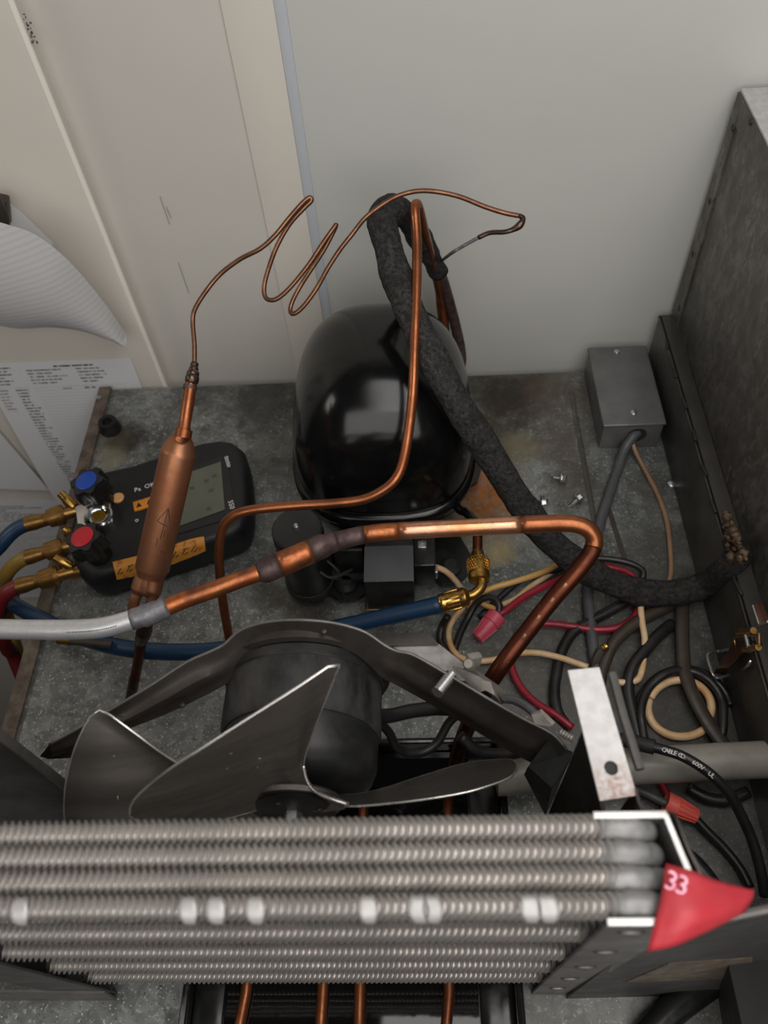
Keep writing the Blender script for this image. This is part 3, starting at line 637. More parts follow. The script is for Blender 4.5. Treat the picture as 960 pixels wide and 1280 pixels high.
o3 = MB().tube(crom(pz(cpts), 5), .00185, 10)
ct = thing('capillary_tube', 'thin copper capillary tube coiled in the air in front of the white wall', 'capillary tube', (-.12, .5, 0))
build('coil', o3, 'copper_tan', ct, smooth=180)
build('kinked_end', MB().tube(crom(pz([(650, 270, .323), (654, 273, .321), (650, 281, .318), (641, 287, .315), (630, 290, .313), (612, 291, .310), (598, 297, .306)]), 5), lambda t: .0019+.0011*math.exp(-((t-.35)/.12)**2), 10), 'copper_black', ct, smooth=180)
build('tail', MB().tube(crom(pz([(598, 297, .306), (580, 307, .300), (565, 316, .294)])+[aty(552, 326, .650)], 5), .0014, 10), 'cable_grey', ct, smooth=180)

# ------------------------------------------------------------------ digital manifold gauge
gz = .046
mg = thing('manifold_gauge', 'black digital manifold gauge with blue and red knobs lying at left of the deck', 'gauge', at(205, 650, 0))
sil = [(134, 601), (167, 594), (200, 583), (232, 572), (262, 563), (284, 560), (296, 562), (308, 571), (314, 590), (318, 625), (317, 655), (311, 671), (298, 680), (262, 693), (215, 708), (170, 722), (134, 734), (118, 735), (104, 724), (96, 714), (94, 698), (100, 668), (112, 630), (121, 612)]
base = [at(x, y, .026) for x, y in sil]; cen = sum(base, Vector())/len(base)
def ring(scale, z, sh=(0, 0)): return [Vector((cen.x+(p.x-cen.x)*scale+sh[0], cen.y+(p.y-cen.y)*scale+sh[1], z)) for p in base]
rings = [ring(.90, .001), ring(.97, .006), ring(1.0, .018), ring(1.0, .030), ring(.97, .040), ring(.93, .0445), ring(.88, .046)]
n = len(base); hv = [p for r in rings for p in r]
hf = [(i*n+k, i*n+(k+1) % n, (i+1)*n+(k+1) % n, (i+1)*n+k) for i in range(len(rings)-1) for k in range(n)]+[tuple(range(n-1, -1, -1)), tuple((len(rings)-1)*n+k for k in range(n))]
build('housing', MB().add(hv, hf), 'gauge', mg, smooth=50)
from mathutils.bvhtree import BVHTree
bvh = BVHTree.FromPolygons(hv, hf)
def onG(px, py, lift=.0006):
    r = ray(px, py).normalized(); h = bvh.ray_cast(CAM, r); return h[0]+h[1]*lift*(1 if h[1].dot(r) < 0 else -1)
def slab(pxs, z0, z1): return MB().hexa(pz([(x, y, z0) for x, y in pxs]), pz([(x, y, z1) for x, y in pxs]))
build('face_panel', slab([(205, 595), (284, 568), (293, 646), (206, 672)], gz-.001, gz+.0012), 'gauge_face', mg)
scn = build('screen', slab([(214, 598), (276, 577), (281, 637), (217, 660)], gz, gz+.0018), 'lcd', mg)
ex = (at(310, 640, gz)-at(205, 672, gz)).normalized(); ey = Vector((0, 0, 1)).cross(ex)
mt_ = Matrix((ex, ey, Vector((0, 0, 1)))).transposed().to_4x4()
def gm(px, py, z): q = mt_.copy(); q.translation = at(px, py, z); return q
build('lettering', text_mb('testo', .0075, gm(285, 577, gz+.0012) @ Matrix.Rotation(-math.pi/2, 4, 'Z')), 'white_print', mg, smooth=0)
build('lettering', text_mb('550', .0075, gm(289, 631, gz+.0012) @ Matrix.Rotation(-math.pi/2, 4, 'Z')), 'white_print', mg, smooth=0)
seg7 = MB()
for px, py in ((258, 601), (264, 613), (261, 636), (240, 610), (268, 595)): seg7.box((.005, .004, .0004), gm(px, py, gz+.0018), .0001)
build('screen_icons', seg7, plain('lcd_segment', srgb(70, 73, 66), None, .3), scn)
for (px, py) in ((174, 632), (187, 628)):
    b_ = build('orange_key', MB().box((.0115, .0125, .003), gm(px, py, gz+.0005), .001), 'orange', mg)
    build('key_arrow', MB().prism([(-.003, -.003), (.003, -.003), (0, .003)], .0015, .0019, gm(px, py, gz+.0005)), 'gauge_face', b_)
for (px, py, s_) in ((172, 612, 'Pa'), (187, 607, 'OK'), (171, 650, 'o')):
    build('key_symbol', text_mb(s_, .0075, gm(px, py, gz+.0002)), 'white_print', mg, smooth=0)
build('indicator', MB().lathe([(.0062, 0), (.0062, .0018), (.005, .0028)], gm(148, 623, gz), 20), 'cream_disc', mg)
blk = build('sight_block', MB().box((.036, .036, .014), gm(120, 647, gz+.000), .003), 'chrome', mg)
build('sight_ring', MB().lathe([(.0125, 0), (.0130, .003), (.0115, .0045), (.0085, .003), (.0085, .001)], gm(124, 647, gz+.005) @ Matrix.Scale(1.12, 4), 28), 'chrome', blk)
build('sight_glass', MB().lathe([(.0086, 0), (.0086, .0018), (.004, .0026)], gm(124, 647, gz+.005), 24), 'amber', blk)
def knob(px, py, capm, lbl):
    top = at(px, py, .082); axis = Vector((-.14, -.02, 1)).normalized(); m = frame(top, axis)
    pr = [((.0172+.0026*math.cos(6*a)), a) for a in [2*math.pi*k/48 for k in range(48)]]
    poly = [(r*math.cos(a), r*math.sin(a)) for r, a in pr]
    mb = MB(); mb.prism([(x*.92, y*.92) for x, y in poly], -.004, 0, m); mb.prism(poly, -.018, -.004, m); mb.lathe([(.012, -.036), (.0125, -.018)], m, 24)
    k_ = build('knob', mb, 'black_semi', mg); build('knob_cap', MB().lathe([(.0112, -.0005), (.0112, .0008), (.010, .0014)], m, 28), capm, k_)
knob(108, 601, 'knob_blue', 'blue'); knob(103, 671, 'knob_red', 'red')
# side label
lab_t = [(141, 703), (165, 697), (190, 690), (215, 682), (240, 674), (255, 671)]; lab_b = [(146, 724), (170, 719), (195, 712), (220, 703), (243, 694), (257, 688)]
st = build('side_label', MB().sheet([[onG(a[0]+(b[0]-a[0])*j/5, a[1]+(b[1]-a[1])*j/5) for j in range(6)] for a, b in zip(crom(lab_t, 3), crom(lab_b, 3))], .0006), 'sticker', mg)
sg = MB()
for k in range(9):
    x = 150+k*11.5; y = 713-k*3.5
    sg.tube([onG(x-3, y+4, .0010), onG(x+1, y-3, .0010)], .0006, 5); sg.tube([onG(x, y+4, .0010), onG(x+4, y+1, .0010)], .0006, 5)
    if k % 2: sg.tube([onG(x-2, y-2, .0010), onG(x+5, y-4, .0010)], .0006, 5)
build('label_print', sg, 'black_print', st)
# ports
for a, b in (((96, 638), (110, 634)), ((90, 682), (104, 678)), ((88, 716), (104, 712))):
    build('port', MB().tube(pz([(*a, .030), (*b, .030)]), .0072, 14), 'brass_dull', mg)
for a, b in (((76, 617), (92, 633)), ((79, 661), (90, 668)), ((69, 697), (88, 708))):
    build('port_plug', MB().tube(pz([(*a, .046), ((a[0]*.7+b[0]*.3), (a[1]*.7+b[1]*.3), .044), ((a[0]+b[0])/2, (a[1]+b[1])/2, .042), (*b, .036)]), lambda t: .0045 if t < .4 else .0058, 12), 'brass', mg)

# ------------------------------------------------------------------ hoses
def hose(name, label, pts, r, mat, fit, fend=None):
    h_ = thing(name, label, 'hose', at(*fit[0]))
    build('hose_body', MB().tube(crom(pts, 6), r, 16), mat, h_, smooth=180)
    a, b, c, d = [at(*f) for f in fit]
    build('ferrule', MB().tube([a, a.lerp(b, .3), a.lerp(b, .35), b], lambda t: r*1.08 if t < .9 else r*.9, 18), 'brass_dull', h_)
    build('coupling_nut', MB().tube([b, b.lerp(c, .15), b.lerp(c, .2), c, c.lerp(d, .15)], lambda t: [r*.9, r*.95, r*1.25, r*1.45, r*1.25][min(4, int(t*4.01))], 20), 'brass_dull', h_, smooth=30)
    build('swivel_end', MB().tube([c, d], r*.85, 16), 'brass_dull', h_)
    return h_
bh = hose('blue_hose', 'blue hose from gauge curving back across the deck to a brass elbow', pz([(38, 653, .034), (18, 663, .03), (0, 682, .02), (-25, 715, -.01)])+[Vector((-.56, .36, -.10)), Vector((-.52, .33, -.09)), at(8, 748, -.04), at(14, 751, -.02), at(20, 757, .0), at(36, 766, .020), at(70, 783, .035), at(110, 799, .045), at(160, 811, .05), at(220, 815, .052), at(280, 812, .052), at(350, 800, .055), at(430, 783, .06), at(500, 767, .07), at(553, 755, .078)], .0078, 'blue_hose',
          [(33, 655, .034), (57, 649.5, .034), (78, 643, .034), (97, 638, .032)])
fa, fb = at(550, 755, .078), at(586, 745, .082)
fm = frame(fa, fb-fa); Lf = (fb-fa).length
build('end_ferrule', MB().lathe([(.0082, 0), (.0088, .001), (.0088, .004), (.0084, .005), (.0084, Lf-.008), (.0090, Lf-.007), (.0090, Lf-.003), (.006, Lf)], fm, 24), 'brass', bh)
rb = MB()
for k in range(12):
    a = 2*math.pi*k/12; rb.box((.0012, .0026, Lf-.014), fm @ Matrix.Rotation(a, 4, 'Z') @ Matrix.Translation((.0085, 0, Lf/2-.0015)), .0004)
build('ferrule_flutes', rb, 'brass', bh)
build('elbow', MB().tube(crom([fb, at(592, 743, .0825), at(600, 736, .0835), at(603, 728, .084), at(601, 718, .084), at(599, 708, .084)], 6), .0046, 16), 'brass', bh, smooth=180)
ka, kb = at(599.5, 732, .0835), at(597, 690, .0835)
km = frame(ka, kb-ka); Lk = (kb-ka).length
build('knurled_coupler', MB().lathe([(.0065, .004), (.0092, .005), (.0097, .008), (.0097, .010), (.0088, .011), (.0098, .012), (.0098, Lk-.014), (.0085, Lk-.010), (.0062, Lk-.004), (.0056, Lk)], km, 24), 'brass', bh, smooth=30)
kn = MB()
for k in range(24):
    for j in range(5):
        kn.box((.0011, .0011, .0016), km @ Matrix.Rotation(2*math.pi*(k+.5*(j % 2))/24, 4, 'Z') @ Matrix.Translation((.0098, 0, .0145+j*.0027)) @ Matrix.Rotation(math.pi/4, 4, 'X'))
build('knurling', kn, 'brass', bh, smooth=0)['kind'] = 'stuff'
hose('yellow_hose', 'yellow hose screwed to the middle brass port of the gauge', pz([(38, 695, .034), (22, 703, .03), (8, 718, .015), (2, 738, -.02), (8, 762, -.06), (14, 790, -.10)])+[Vector((-.43, .24, -.25))], .0074, 'yellow_hose', [(33, 697, .034), (54, 691, .034), (76, 685, .034), (92, 681, .032)])
hose('red_hose', 'dark red hose on the lowest brass port of the gauge, dropping off deck', pz([(26, 731, .034), (10, 740, .03), (0, 752, .02), (-6, 772, 0), (0, 795, -.03), (10, 812, -.07), (26, 842, -.12)])+[Vector((-.405, .2, -.3))], .0076, 'red_hose', [(22, 733, .034), (45, 727, .034), (70, 720, .034), (92, 714, .032)])
bf = thing('brass_plug', 'small brass fitting poking out under the silver pipe end', 'brass fitting', at(90, 800, .06))
build('tip', MB().tube(pz([(72, 800, .062), (75, 800, .062), (76, 800, .062), (88, 801, .062)]), lambda t: .0036 if t < .3 else .0044, 14), 'brass', bf)
build('tail', MB().tube(pz([(87, 801, .062), (110, 803, .06), (140, 806, .058)]), .0036, 12), 'cable_brown', bf)

# ------------------------------------------------------------------ loose screws and grommet on the deck
gr = thing('rubber_foot', 'small black rubber foot standing on an oil stain at back left corner', 'rubber foot', at(138, 536, 0))
build('foot_body', MB().lathe([(.0125, 0), (.013, .004), (.0115, .012), (.0105, .015), (.006, .015), (.0045, .010)], Matrix.Translation(at(139, 537, 0)), 24), 'black_semi', gr)
def screw(tip, head, z0, z1, label):
    a, b = at(*tip, z0), at(*head, z1); o_ = thing('loose_screw', label, 'screw', at(*head, 0), 'loose screws on the deck'); m = frame(a, b-a); L = (b-a).length
    build('shank', MB().lathe([(.0004, 0), (.0016, .003)]+[(.0026 if k % 2 else .0018, .003+k*(L-.004)/12) for k in range(13)], m, 10), 'steel', o_, smooth=20)
    build('head', MB().lathe([(.0060, L-.0010), (.0060, L+.0002), (.0042, L+.0005)], m, 16).lathe([(.0042, L+.0004), (.0042, L+.0040), (.0034, L+.0046)], m, 6), 'steel', o_, smooth=20)
    return o_
screw((688, 596), (703, 598), .0022, .0050, 'loose steel screw on the deck, nearest the junction box')
screw((711, 634), (722, 624), .0022, .0050, 'loose steel screw on the deck, nearest the copper pipe bend')
sc2 = screw((677, 616), (679, 626), .006, .0012, 'loose steel screw standing on its head beside the foam-wrapped line')
sc3 = thing('loose_screw', 'loose round-headed screw lying against the dark lower panel', 'screw', at(838, 606, 0), 'loose screws on the deck')
build('head', MB().lathe([(.0052, .0005), (.0054, .0015), (.0046, .0042), (.002, .0056)], Matrix.Translation(at(839, 607, 0)), 16), 'steel', sc3)

# ------------------------------------------------------------------ putty at the wall hole
pt = MB(); c0 = atx(914, 672, .264)
for k in range(150):
    t = random.random(); yy = 640+62*t; wx = 4+20*t
    p = atx(908+10*t-wx*.5+wx*random.random()+4*t, yy, .2645-.010*random.random()*(.4+t))
    r_ = random.uniform(.0016, .0036); pt.lathe([(.0004, -r_), (r_*.8, -r_*.6), (r_, .1*r_), (r_*.5, r_*.8), (.0004, r_)], Matrix.Translation(p) @ Matrix.Rotation(random.random()*6, 4, 'X') @ Matrix.Rotation(random.random()*6, 4, 'Z'), 5, random.uniform(.5, 1.5), random.uniform(.5, 1.5))
o = build('sealing_putty', pt, 'putty', None, c0, smooth=60); tag(o, 'lump of brown sealing putty where the foam-wrapped line enters right panel', 'putty')

# ------------------------------------------------------------------ condenser coil
cz0, cz1 = .004, .337
YC = [.0580, .0682, .0784, .0884]
cn = thing('condenser_coil', 'grey aluminium finned condenser coil standing across the front of the deck', 'condenser', (-.09, .072, 0))
RT = .0059
def fin_tube(L, pitch=.0034, seg=10):
    mb = MB(); n_ = int(L/pitch); prof_ = []
    for k in range(n_):
        x = k*pitch; prof_ += [(RT*.66, x), (RT*.93, x+pitch*.2), (RT*1.0, x+pitch*.38), (RT*.93, x+pitch*.56), (RT*.66, x+pitch*.76)]
    sl = .0030
    vs = []; N_ = len(prof_)
    for r, h in prof_:
        for k in range(seg):
            a = 2*math.pi*k/seg; vs.append((h+sl*math.sin(a), r*math.cos(a), r*math.sin(a)))
    fs = [(i*seg+k, i*seg+(k+1) % seg, (i+1)*seg+(k+1) % seg, (i+1)*seg+k) for i in range(N_-1) for k in range(seg)]
    return mb.add(vs, fs)
x0c, x1c = -.252, .083
proto = None
def put_tube(y, z, x0=x0c):
    global proto
    if proto is None:
        proto = build('finned_tube', fin_tube(x1c-x0c), 'alu', cn, smooth=50, fix=False)
        for v in proto.data.vertices: v.co += wloc(cn)
        o_ = proto
    else:
        o_ = proto.copy(); S.collection.objects.link(o_)
    o_.location = Vector((x0, y, z))-wloc(cn); o_.rotation_euler = (random.uniform(-.3, .3), 0, random.uniform(-.002, .002)); return o_
rows = {0: [], 1: [], 2: [], 3: []}
for k in range(5):
    z = cz1-RT-k*.0690; rows[0].append(z); put_tube(YC[0], z, x0c+random.uniform(0, .002))
for k in range(5):
    z = cz1-RT-.033-k*.0690
    if z > .008: rows[1].append(z); put_tube(YC[1], z, x0c+random.uniform(0, .002))
put_tube(YC[1], cz1-RT-.001); rows[1].insert(0, cz1-RT-.001)
for j in (2, 3):
    for k in range(10):
        z = cz1-RT-k*.0345-(.001 if j == 2 else 0)
        if z > .008: rows[j].append(z); put_tube(YC[j], z, x0c+random.uniform(0, .002))
for j in range(4):
    for i in range(3):
        za, zb_ = rows[j][i], rows[j][i+1]; rr = (za-zb_)/2; pts = []
        for k in range(9):
            a = math.pi/2-math.pi*k/8; pts.append(Vector((x1c+.004+(.0135-.002*j)*math.cos(a)+.0006*math.sin(j*5+i), YC[j]-.001+.002*math.cos(a), (za+zb_)/2+rr*math.sin(a))))
        build('return_bend', MB().tube([Vector((x1c-.012, YC[j], za))]+pts+[Vector((x1c-.012, YC[j], zb_))], lambda t: .0051, 14, jit=lambda p, a: .12*noise.noise(p*160)), 'alu_bend', cn, smooth=180)
for j in range(4):
    build('tube_shoulder', MB().tube([Vector((x1c-.012+k*.0027, YC[j]+.0004*math.sin(k*2+j), rows[j][0]+.0002)) for k in range(9)], lambda t: .0020+.0040*math.sin(math.pi*min(1, t*.93+.05))**.5, 16, jit=lambda p, a: .10*noise.noise(p*200)), 'alu_bend', cn, smooth=180)
# flattened fins along the top front tube
for px in (27, 236, 270, 319, 459, 522, 539, 661, 683):
    c = at(px, 1122, cz1-.0005); a = random.uniform(-.2, .2); wd = random.uniform(.0075, .0100)
    G = []
    for i in range(7):
        t = i/6; ang = math.radians(120-130*t); row = []
        for j in range(5):
            u = (j/4-.5)*wd*(.62+.9*t if t < .42 else 1.0-1.25*(t-.42)); row.append(Vector((c.x+u+.0015*t, YC[0]+.0003-math.cos(ang)*(-.0054)-.0000, rows[0][0]+math.sin(ang)*.0054)) if False else Vector((c.x+u+.001*t, YC[0]+.0063*math.cos(ang), rows[0][0]+.0063*math.sin(ang))))
        G.append(row)
    G = [[Vector((p.x, 2*YC[0]-p.y, p.z)) for p in r] for r in G]
    build('flattened_fin', MB().sheet(G, .0006), 'fin_bright', cn, smooth=180)
# thin tie rods seen between the tubes on the front
for z in (cz1-.020, cz1-.055):
    pass
# end channels: front flange, web, back flange
ec = thing('condenser_bracket', 'bent steel end bracket holding the right end of the condenser coil', 'bracket', (.095, .07, 0))
XW = .1035
t_ = .0018
fl = build('front_flange', MB().boxc(.0685, .1000, .0500, .0500+t_, .0, .336, .0003), 'plate', ec)
for k in range(6):
    z = .318-k*.0655
    if z > .003: build('dimple', MB().lathe([(.0062, 0), (.0050, .0012), (.002, .0022)], frame((.0815, .0500, z), (0, -1, 0)), 14, 1, .55), 'plate', fl, smooth=180)
build('web_plate', MB().hexa([Vector((.0985, .0925, 0)), Vector((.1003, .0925, 0)), Vector((.1060, .0675, 0)), Vector((.1042, .0675, 0))], [Vector((.0985, .0925, .336)), Vector((.1003, .0925, .336)), Vector((.1060, .0675, .336)), Vector((.1042, .0675, .336))]), 'plate', ec)
build('web_plate', MB().hexa([Vector((.1042, .0675, 0)), Vector((.1060, .0675, 0)), Vector((.1010, .0505, 0)), Vector((.0992, .0505, 0))], [Vector((.1042, .0675, .336)), Vector((.1060, .0675, .336)), Vector((.1010, .0505, .336)), Vector((.0992, .0505, .336))]), 'plate', ec)
build('back_flange', MB().boxc(.0690, .1000, .0915, .0915+t_, 0, .336, .0003), 'plate', ec)
build('cut_edge', MB().boxc(.0690, .1003, .0910, .0940, .336, .3372, .0004).boxc(.0685, .0905, .0495, .0525, .336, .3372, .0004), 'edge', ec)
build('cut_edge', MB().hexa([Vector((.0985, .0925, .336)), Vector((.1006, .0925, .336)), Vector((.1063, .0675, .336)), Vector((.1040, .0675, .336))], [Vector((.0985, .0925, .3372)), Vector((.1006, .0925, .3372)), Vector((.1063, .0675, .3372)), Vector((.1040, .0675, .3372))]), 'edge', ec)
# shroud side with its silver top tab
ss = thing('fan_shroud', 'black fan shroud side sheet with a bright galvanized tab on top', 'shroud', (.085, .13, 0))
zt_ = .300
tabp = [(710, 838), (749, 834), (796, 994), (750, 1001)]
hc = at(764, 960, zt_)
A, B, Cc, D = [at(x, y, zt_) for x, y in tabp]
def tabgrid():
    mb = MB(); nn = 20; rh = .0036
    # plate with a round hole: ring of quads between hole and outline
    outl = []
    corners = [A, B, Cc, D]
    for k in range(4):
        p, q = corners[k], corners[(k+1) % 4]
        for i in range(8): outl.append(p.lerp(q, i/8))
    ang = [math.atan2(p.y-hc.y, p.x-hc.x) for p in outl]
    inn = [Vector((hc.x+rh*math.cos(a), hc.y+rh*math.sin(a), zt_)) for a in ang]
    n_ = len(outl); dz = Vector((0, 0, -.0016))
    vs = outl+inn+[p+dz for p in outl]+[p+dz for p in inn]
    fs = []
    for k in range(n_):
        j = (k+1) % n_
        fs += [(k, j, n_+j, n_+k), (2*n_+j, 2*n_+k, 3*n_+k, 3*n_+j), (j, k, 2*n_+k, 2*n_+j), (n_+k, n_+j, 3*n_+j, 3*n_+k)]
    return mb.add(vs, fs)
build('top_tab', tabgrid(), 'tab', ss)
build('hole_shadow_plug', MB().lathe([(.0044, -.004), (.0044, -.002)], Matrix.Translation(hc), 16), 'black_matte', ss)
e1 = at(758, 836, zt_-.004); e2 = at(800, 950, zt_-.004); e3 = at(803, 960, zt_-.02); e4 = at(764, 842, zt_-.02)
build('rolled_edge', MB().tube(pz([(765, 842, .288), (779, 895, .288), (800, 962, .288)]), .0026, 8), 'plate', ss)
bp = at(727, 915, zt_-.0016); fp = at(748, 1000, zt_-.0016)
build('side_sheet', MB().hexa([Vector((bp.x, bp.y, 0)), Vector((bp.x+.002, bp.y, 0)), Vector((fp.x+.004, .094, 0)), Vector((fp.x+.002, .094, 0))], [Vector((bp.x, bp.y, zt_-.0016)), Vector((bp.x+.002, bp.y, zt_-.0016)), Vector((fp.x+.004, .094, zt_-.0016)), Vector((fp.x+.002, .094, zt_-.0016))]), 'black_sheet', ss)
# bent strip running from the tab down beside the bracket
s_ = pz([(795, 985, .300), (799, 1003, .302), (806, 1014, .306), (822, 1017, .31), (840, 1017, .318), (847, 1025, .325), (858, 1055, .328), (876, 1092, .330), (884, 1112, .330)])
G = [[p, p+Vector((0, 0, -.06))] for p in crom(s_, 4)]
build('bent_strip', MB().sheet(G, .0014), 'bracket', ss)
# red tape flag
rt = [[at(833, 1079, .338), at(827, 1115, .340), at(818, 1155, .338), at(809, 1189, .330)], [at(868, 1090, .340), at(863, 1122, .344), at(855, 1152, .343), at(846, 1181, .336)], [at(905, 1103, .334), at(902, 1125, .338), at(896, 1145, .338), at(890, 1161, .333)], [at(942, 1113, .322), at(940, 1122, .324), at(936, 1131, .324), at(931, 1140, .321)]]
rg = []
cols = [crom([r[j] for r in rt], 4) for j in range(4)]
for i in range(len(cols[0])): rg.append([p+Vector((0, 0, .0022*noise.noise(p*70)+.001*noise.noise(p*190))) for p in crom([c[i] for c in cols], 4)])
tp = thing('red_tape', 'crumpled strip of red tape stuck on the right end bracket of the coil', 'tape', at(870, 1130, .32))
build('tape_strip', MB().sheet(rg, .0006), 'red_tape', tp, smooth=180)
tm = frame(at(846, 1105, .3432), (CAM-at(846, 1105, .343)).normalized(), at(866, 1113, .3432)-at(846, 1105, .3432))
build('print', text_mb('33', .0105, tm, .0004, .8), 'print_pink', tp, smooth=0)
# front sheet to the right
fs_ = thing('steel_sheet', 'dark steel front sheet running right from the coil under the red tape', 'metal sheet', (.18, .06, 0))
def fpt(x, v, o=0.0):      # v: 0 at the deck, 1 at the top edge; the sheet leans back a little
    k = (x-.094)/.17; yb = .048+.004*k; yt = .052+.030*k; return Vector((x, yb+(yt-yb)*v-o, .285*v+.001*(1-v)))
def fgrid(f, n_=8, o=0.0): return [[fpt(*f(i/n_, j/n_), o) for j in range(n_+1)] for i in range(n_+1)]
build('sheet', MB().sheet(fgrid(lambda u, v: (.094+.172*u+.014*max(0, v-.9)*10*(1-u), v)), .0016), 'sheet_dark', fs_)
build('top_edge', MB().tube([fpt(.108, 1.0, -.001), fpt(.266, 1.0, -.001)], .0022, 8), 'plate', fs_)
def onsheet(px, py, o):
    y = .052
    for _ in range(12):
        p = aty(px, py, y); y = fpt(p.x, p.z/.285, o).y
    return aty(px, py, y)
def quadgrid(c, n_, f): return [[f((c[0][k]*(1-u)+c[3][k]*u)*(1-v)+(c[1][k]*(1-u)+c[2][k]*u)*v for k in (0, 1)) for v in [j/n_ for j in range(n_+1)]] for u in [i/n_ for i in range(n_+1)]]
build('lower_slot', MB().sheet(quadgrid([(782, 1227), (836, 1204), (940, 1197), (940, 1222)], 8, lambda g: onsheet(*tuple(g), .0010)), .0008), 'rim', fs_)
bk = thing('black_post', 'black sheet metal post at the lower right corner beside the front sheet', 'post', (.22, .0, 0))
build('post_face', MB().hexa(pz([(898, 1250, 0), (960, 1245, 0), (990, 1330, 0), (912, 1330, 0)]), pz([(905, 1180, .13), (985, 1175, .13), (1020, 1300, .13), (932, 1300, .13)])), 'black_sheet', bk)
# left end bracket
lb = thing('condenser_bracket', 'dark steel end bracket under the left end of the condenser coil', 'bracket', (-.26, .055, 0))
build('front_flange', MB().boxc(-.290, -.246, .0500, .0500+t_, 0, .336, .0003), 'sheet_dark', lb)
build('foot_plate', MB().add([Vector((-.42, .046, .0)), Vector((-.246, .046, 0)), Vector((-.246, .049, .028)), Vector((-.42, .049, .045)), Vector((-.42, .048, .0)), Vector((-.246, .048, 0)), Vector((-.246, .0505, .028)), Vector((-.42, .0505, .045))], [(0, 1, 2, 3), (7, 6, 5, 4), (0, 4, 5, 1), (1, 5, 6, 2), (2, 6, 7, 3), (3, 7, 4, 0)]), 'plate', lb)
build('web_plate', MB().boxc(-.291, -.2892, .0505, .093, 0, .336, .0003), 'sheet_dark', lb)
build('bright_clip', MB().hexa(pz([(40, 1226, .04), (77, 1227, .04), (76, 1236, .03), (38, 1233, .03)]), pz([(40, 1225, .046), (77, 1226, .046), (76, 1235, .036), (38, 1232, .036)])), 'silver_tape', lb)
build('clip_edge', MB().tube(pz([(40, 1223, .047), (95, 1234, .036)]), .0010, 6), 'plate', lb)
# left shroud wing
ls = thing('fan_shroud', 'dark steel shroud sheet at the left edge, beside the bracket foot', 'shroud', (-.30, .18, 0))
build('wing_sheet', MB().boxc(-.46, -.250, .1625, .1641, 0, .275, .0004), 'sheet_dark', ls)
build('folded_edge', MB().boxc(-.2516, -.2494, .158, .1645, 0, .276, .0005), 'plate', ls)

# ------------------------------------------------------------------ drain tray with copper coil under the condenser
dtx0, dtx1, dty0, dty1 = -.186, .058, -.14, .235
tr = thing('drain_tray', 'glossy black evaporation tray with copper tubes under the condenser', 'tray', ((dtx0+dtx1)/2, .05, 0))
build('tray_floor', MB().boxc(dtx0+.004, dtx1-.004, dty0+.004, dty1-.004, .0004, .003), 'tray', tr)
rm = MB(); h_ = .024
for a, b in (((dtx0, dty0), (dtx1, dty0)), ((dtx1, dty0), (dtx1, dty1)), ((dtx1, dty1), (dtx0, dty1)), ((dtx0, dty1), (dtx0, dty0))):
    A_ = Vector((a[0], a[1], 0)); B_ = Vector((b[0], b[1], 0)); inn = Vector((0, 0, 1)).cross((B_-A_).normalized())*.003
    rm.hexa([A_, B_, B_+inn, A_+inn], [A_+Vector((0, 0, h_)), B_+Vector((0, 0, h_)), B_+inn+Vector((0, 0, h_)), A_+inn+Vector((0, 0, h_))])
build('tray_wall', rm, 'tray', tr)
rl = MB()
for x in (dtx0, dtx1): rl.tube([Vector((x, dty0, h_)), Vector((x, dty1, h_))], .0028, 10)
for y in (dty0, dty1): rl.tube([Vector((dtx0, y, h_)), Vector((dtx1, y, h_))], .0028, 10)
build('rolled_rim', rl, 'tray', tr)
build('inner_ledge', MB().boxc(dtx0+.003, dtx0+.026, dty0+.004, dty1-.004, .003, .012, .002), 'tray', tr)
build('inner_ledge', MB().boxc(dtx1-.028, dtx1-.003, dty0+.004, dty1-.004, .003, .012, .002), 'tray', tr)
build('water', MB().boxc(dtx0+.027, dtx1-.029, dty0+.004, dty1-.004, .003, .0065), 'water', tr)
for (xn, xf) in ((at(300, 1280, .01).x, at(309, 1235, .01).x), (at(401, 1280, .01).x, at(404, 1235, .01).x), (at(449, 1280, .01).x, at(450, 1235, .01).x), (at(558, 1280, .01).x, at(562, 1235, .01).x)):
    y0_, y1_ = at(400, 1280, .01).y, at(400, 1235, .01).y; sl_ = (xf-xn)/(y1_-y0_)
    build('copper_tube', MB().tube([Vector((xn+sl_*(y-y0_)*(1 if y < .06 else .35), y, .011)) for y in (-.12, 0, .05, .1, .15, .2)], .0042, 12), 'copper', tr, smooth=180)

# ------------------------------------------------------------------ fan motor, bracket and blades
HX, HY, HZ = -.0885, .140, .182
fmot = thing('fan_motor', 'dusty black fan motor behind the aluminium fan blades', 'motor', (HX, .20, .12))
mm = frame((HX+.0005, 0, HZ+.002), (0, 1, -.06), (1, 0, 0))
build('rear_shell', MB().lathe([(.0525, .186), (.0545, .189), (.0545, .226), (.0530, .232), (.047, .240), (.030, .243)], mm, 48), 'motor', fmot, smooth=40)
build('band', MB().lathe([(.0548, .222), (.0558, .223), (.0558, .229), (.0548, .230)], mm, 48), 'motor_cap', fmot, smooth=30)
build('groove', MB().lathe([(.0515, .182), (.0515, .187)], mm, 48), 'black_matte', fmot)
build('front_cap', MB().lathe([(.0070, .150), (.0200, .1505), (.0420, .153), (.0490, .158), (.0520, .166), (.0525, .184)], mm, 48), 'motor_cap', fmot, smooth=40)
build('shaft', MB().lathe([(.004, .128), (.004, .152)], mm, 14), 'steel', fmot)
build('motor_lead', MB().tube(crom(pz([(462, 893, .165), (485, 895, .15), (520, 888, .14), (560, 886, .13), (590, 895, .11)]), 6), .0052, 12), 'wire_black', fmot, smooth=180)
build('motor_lead', MB().tube(crom(pz([(470, 900, .150), (486, 915, .13), (497, 935, .11), (522, 942, .10), (545, 930, .10), (560, 905, .11), (575, 890, .12)]), 6), .0034, 12), 'wire_black', fmot, smooth=180)
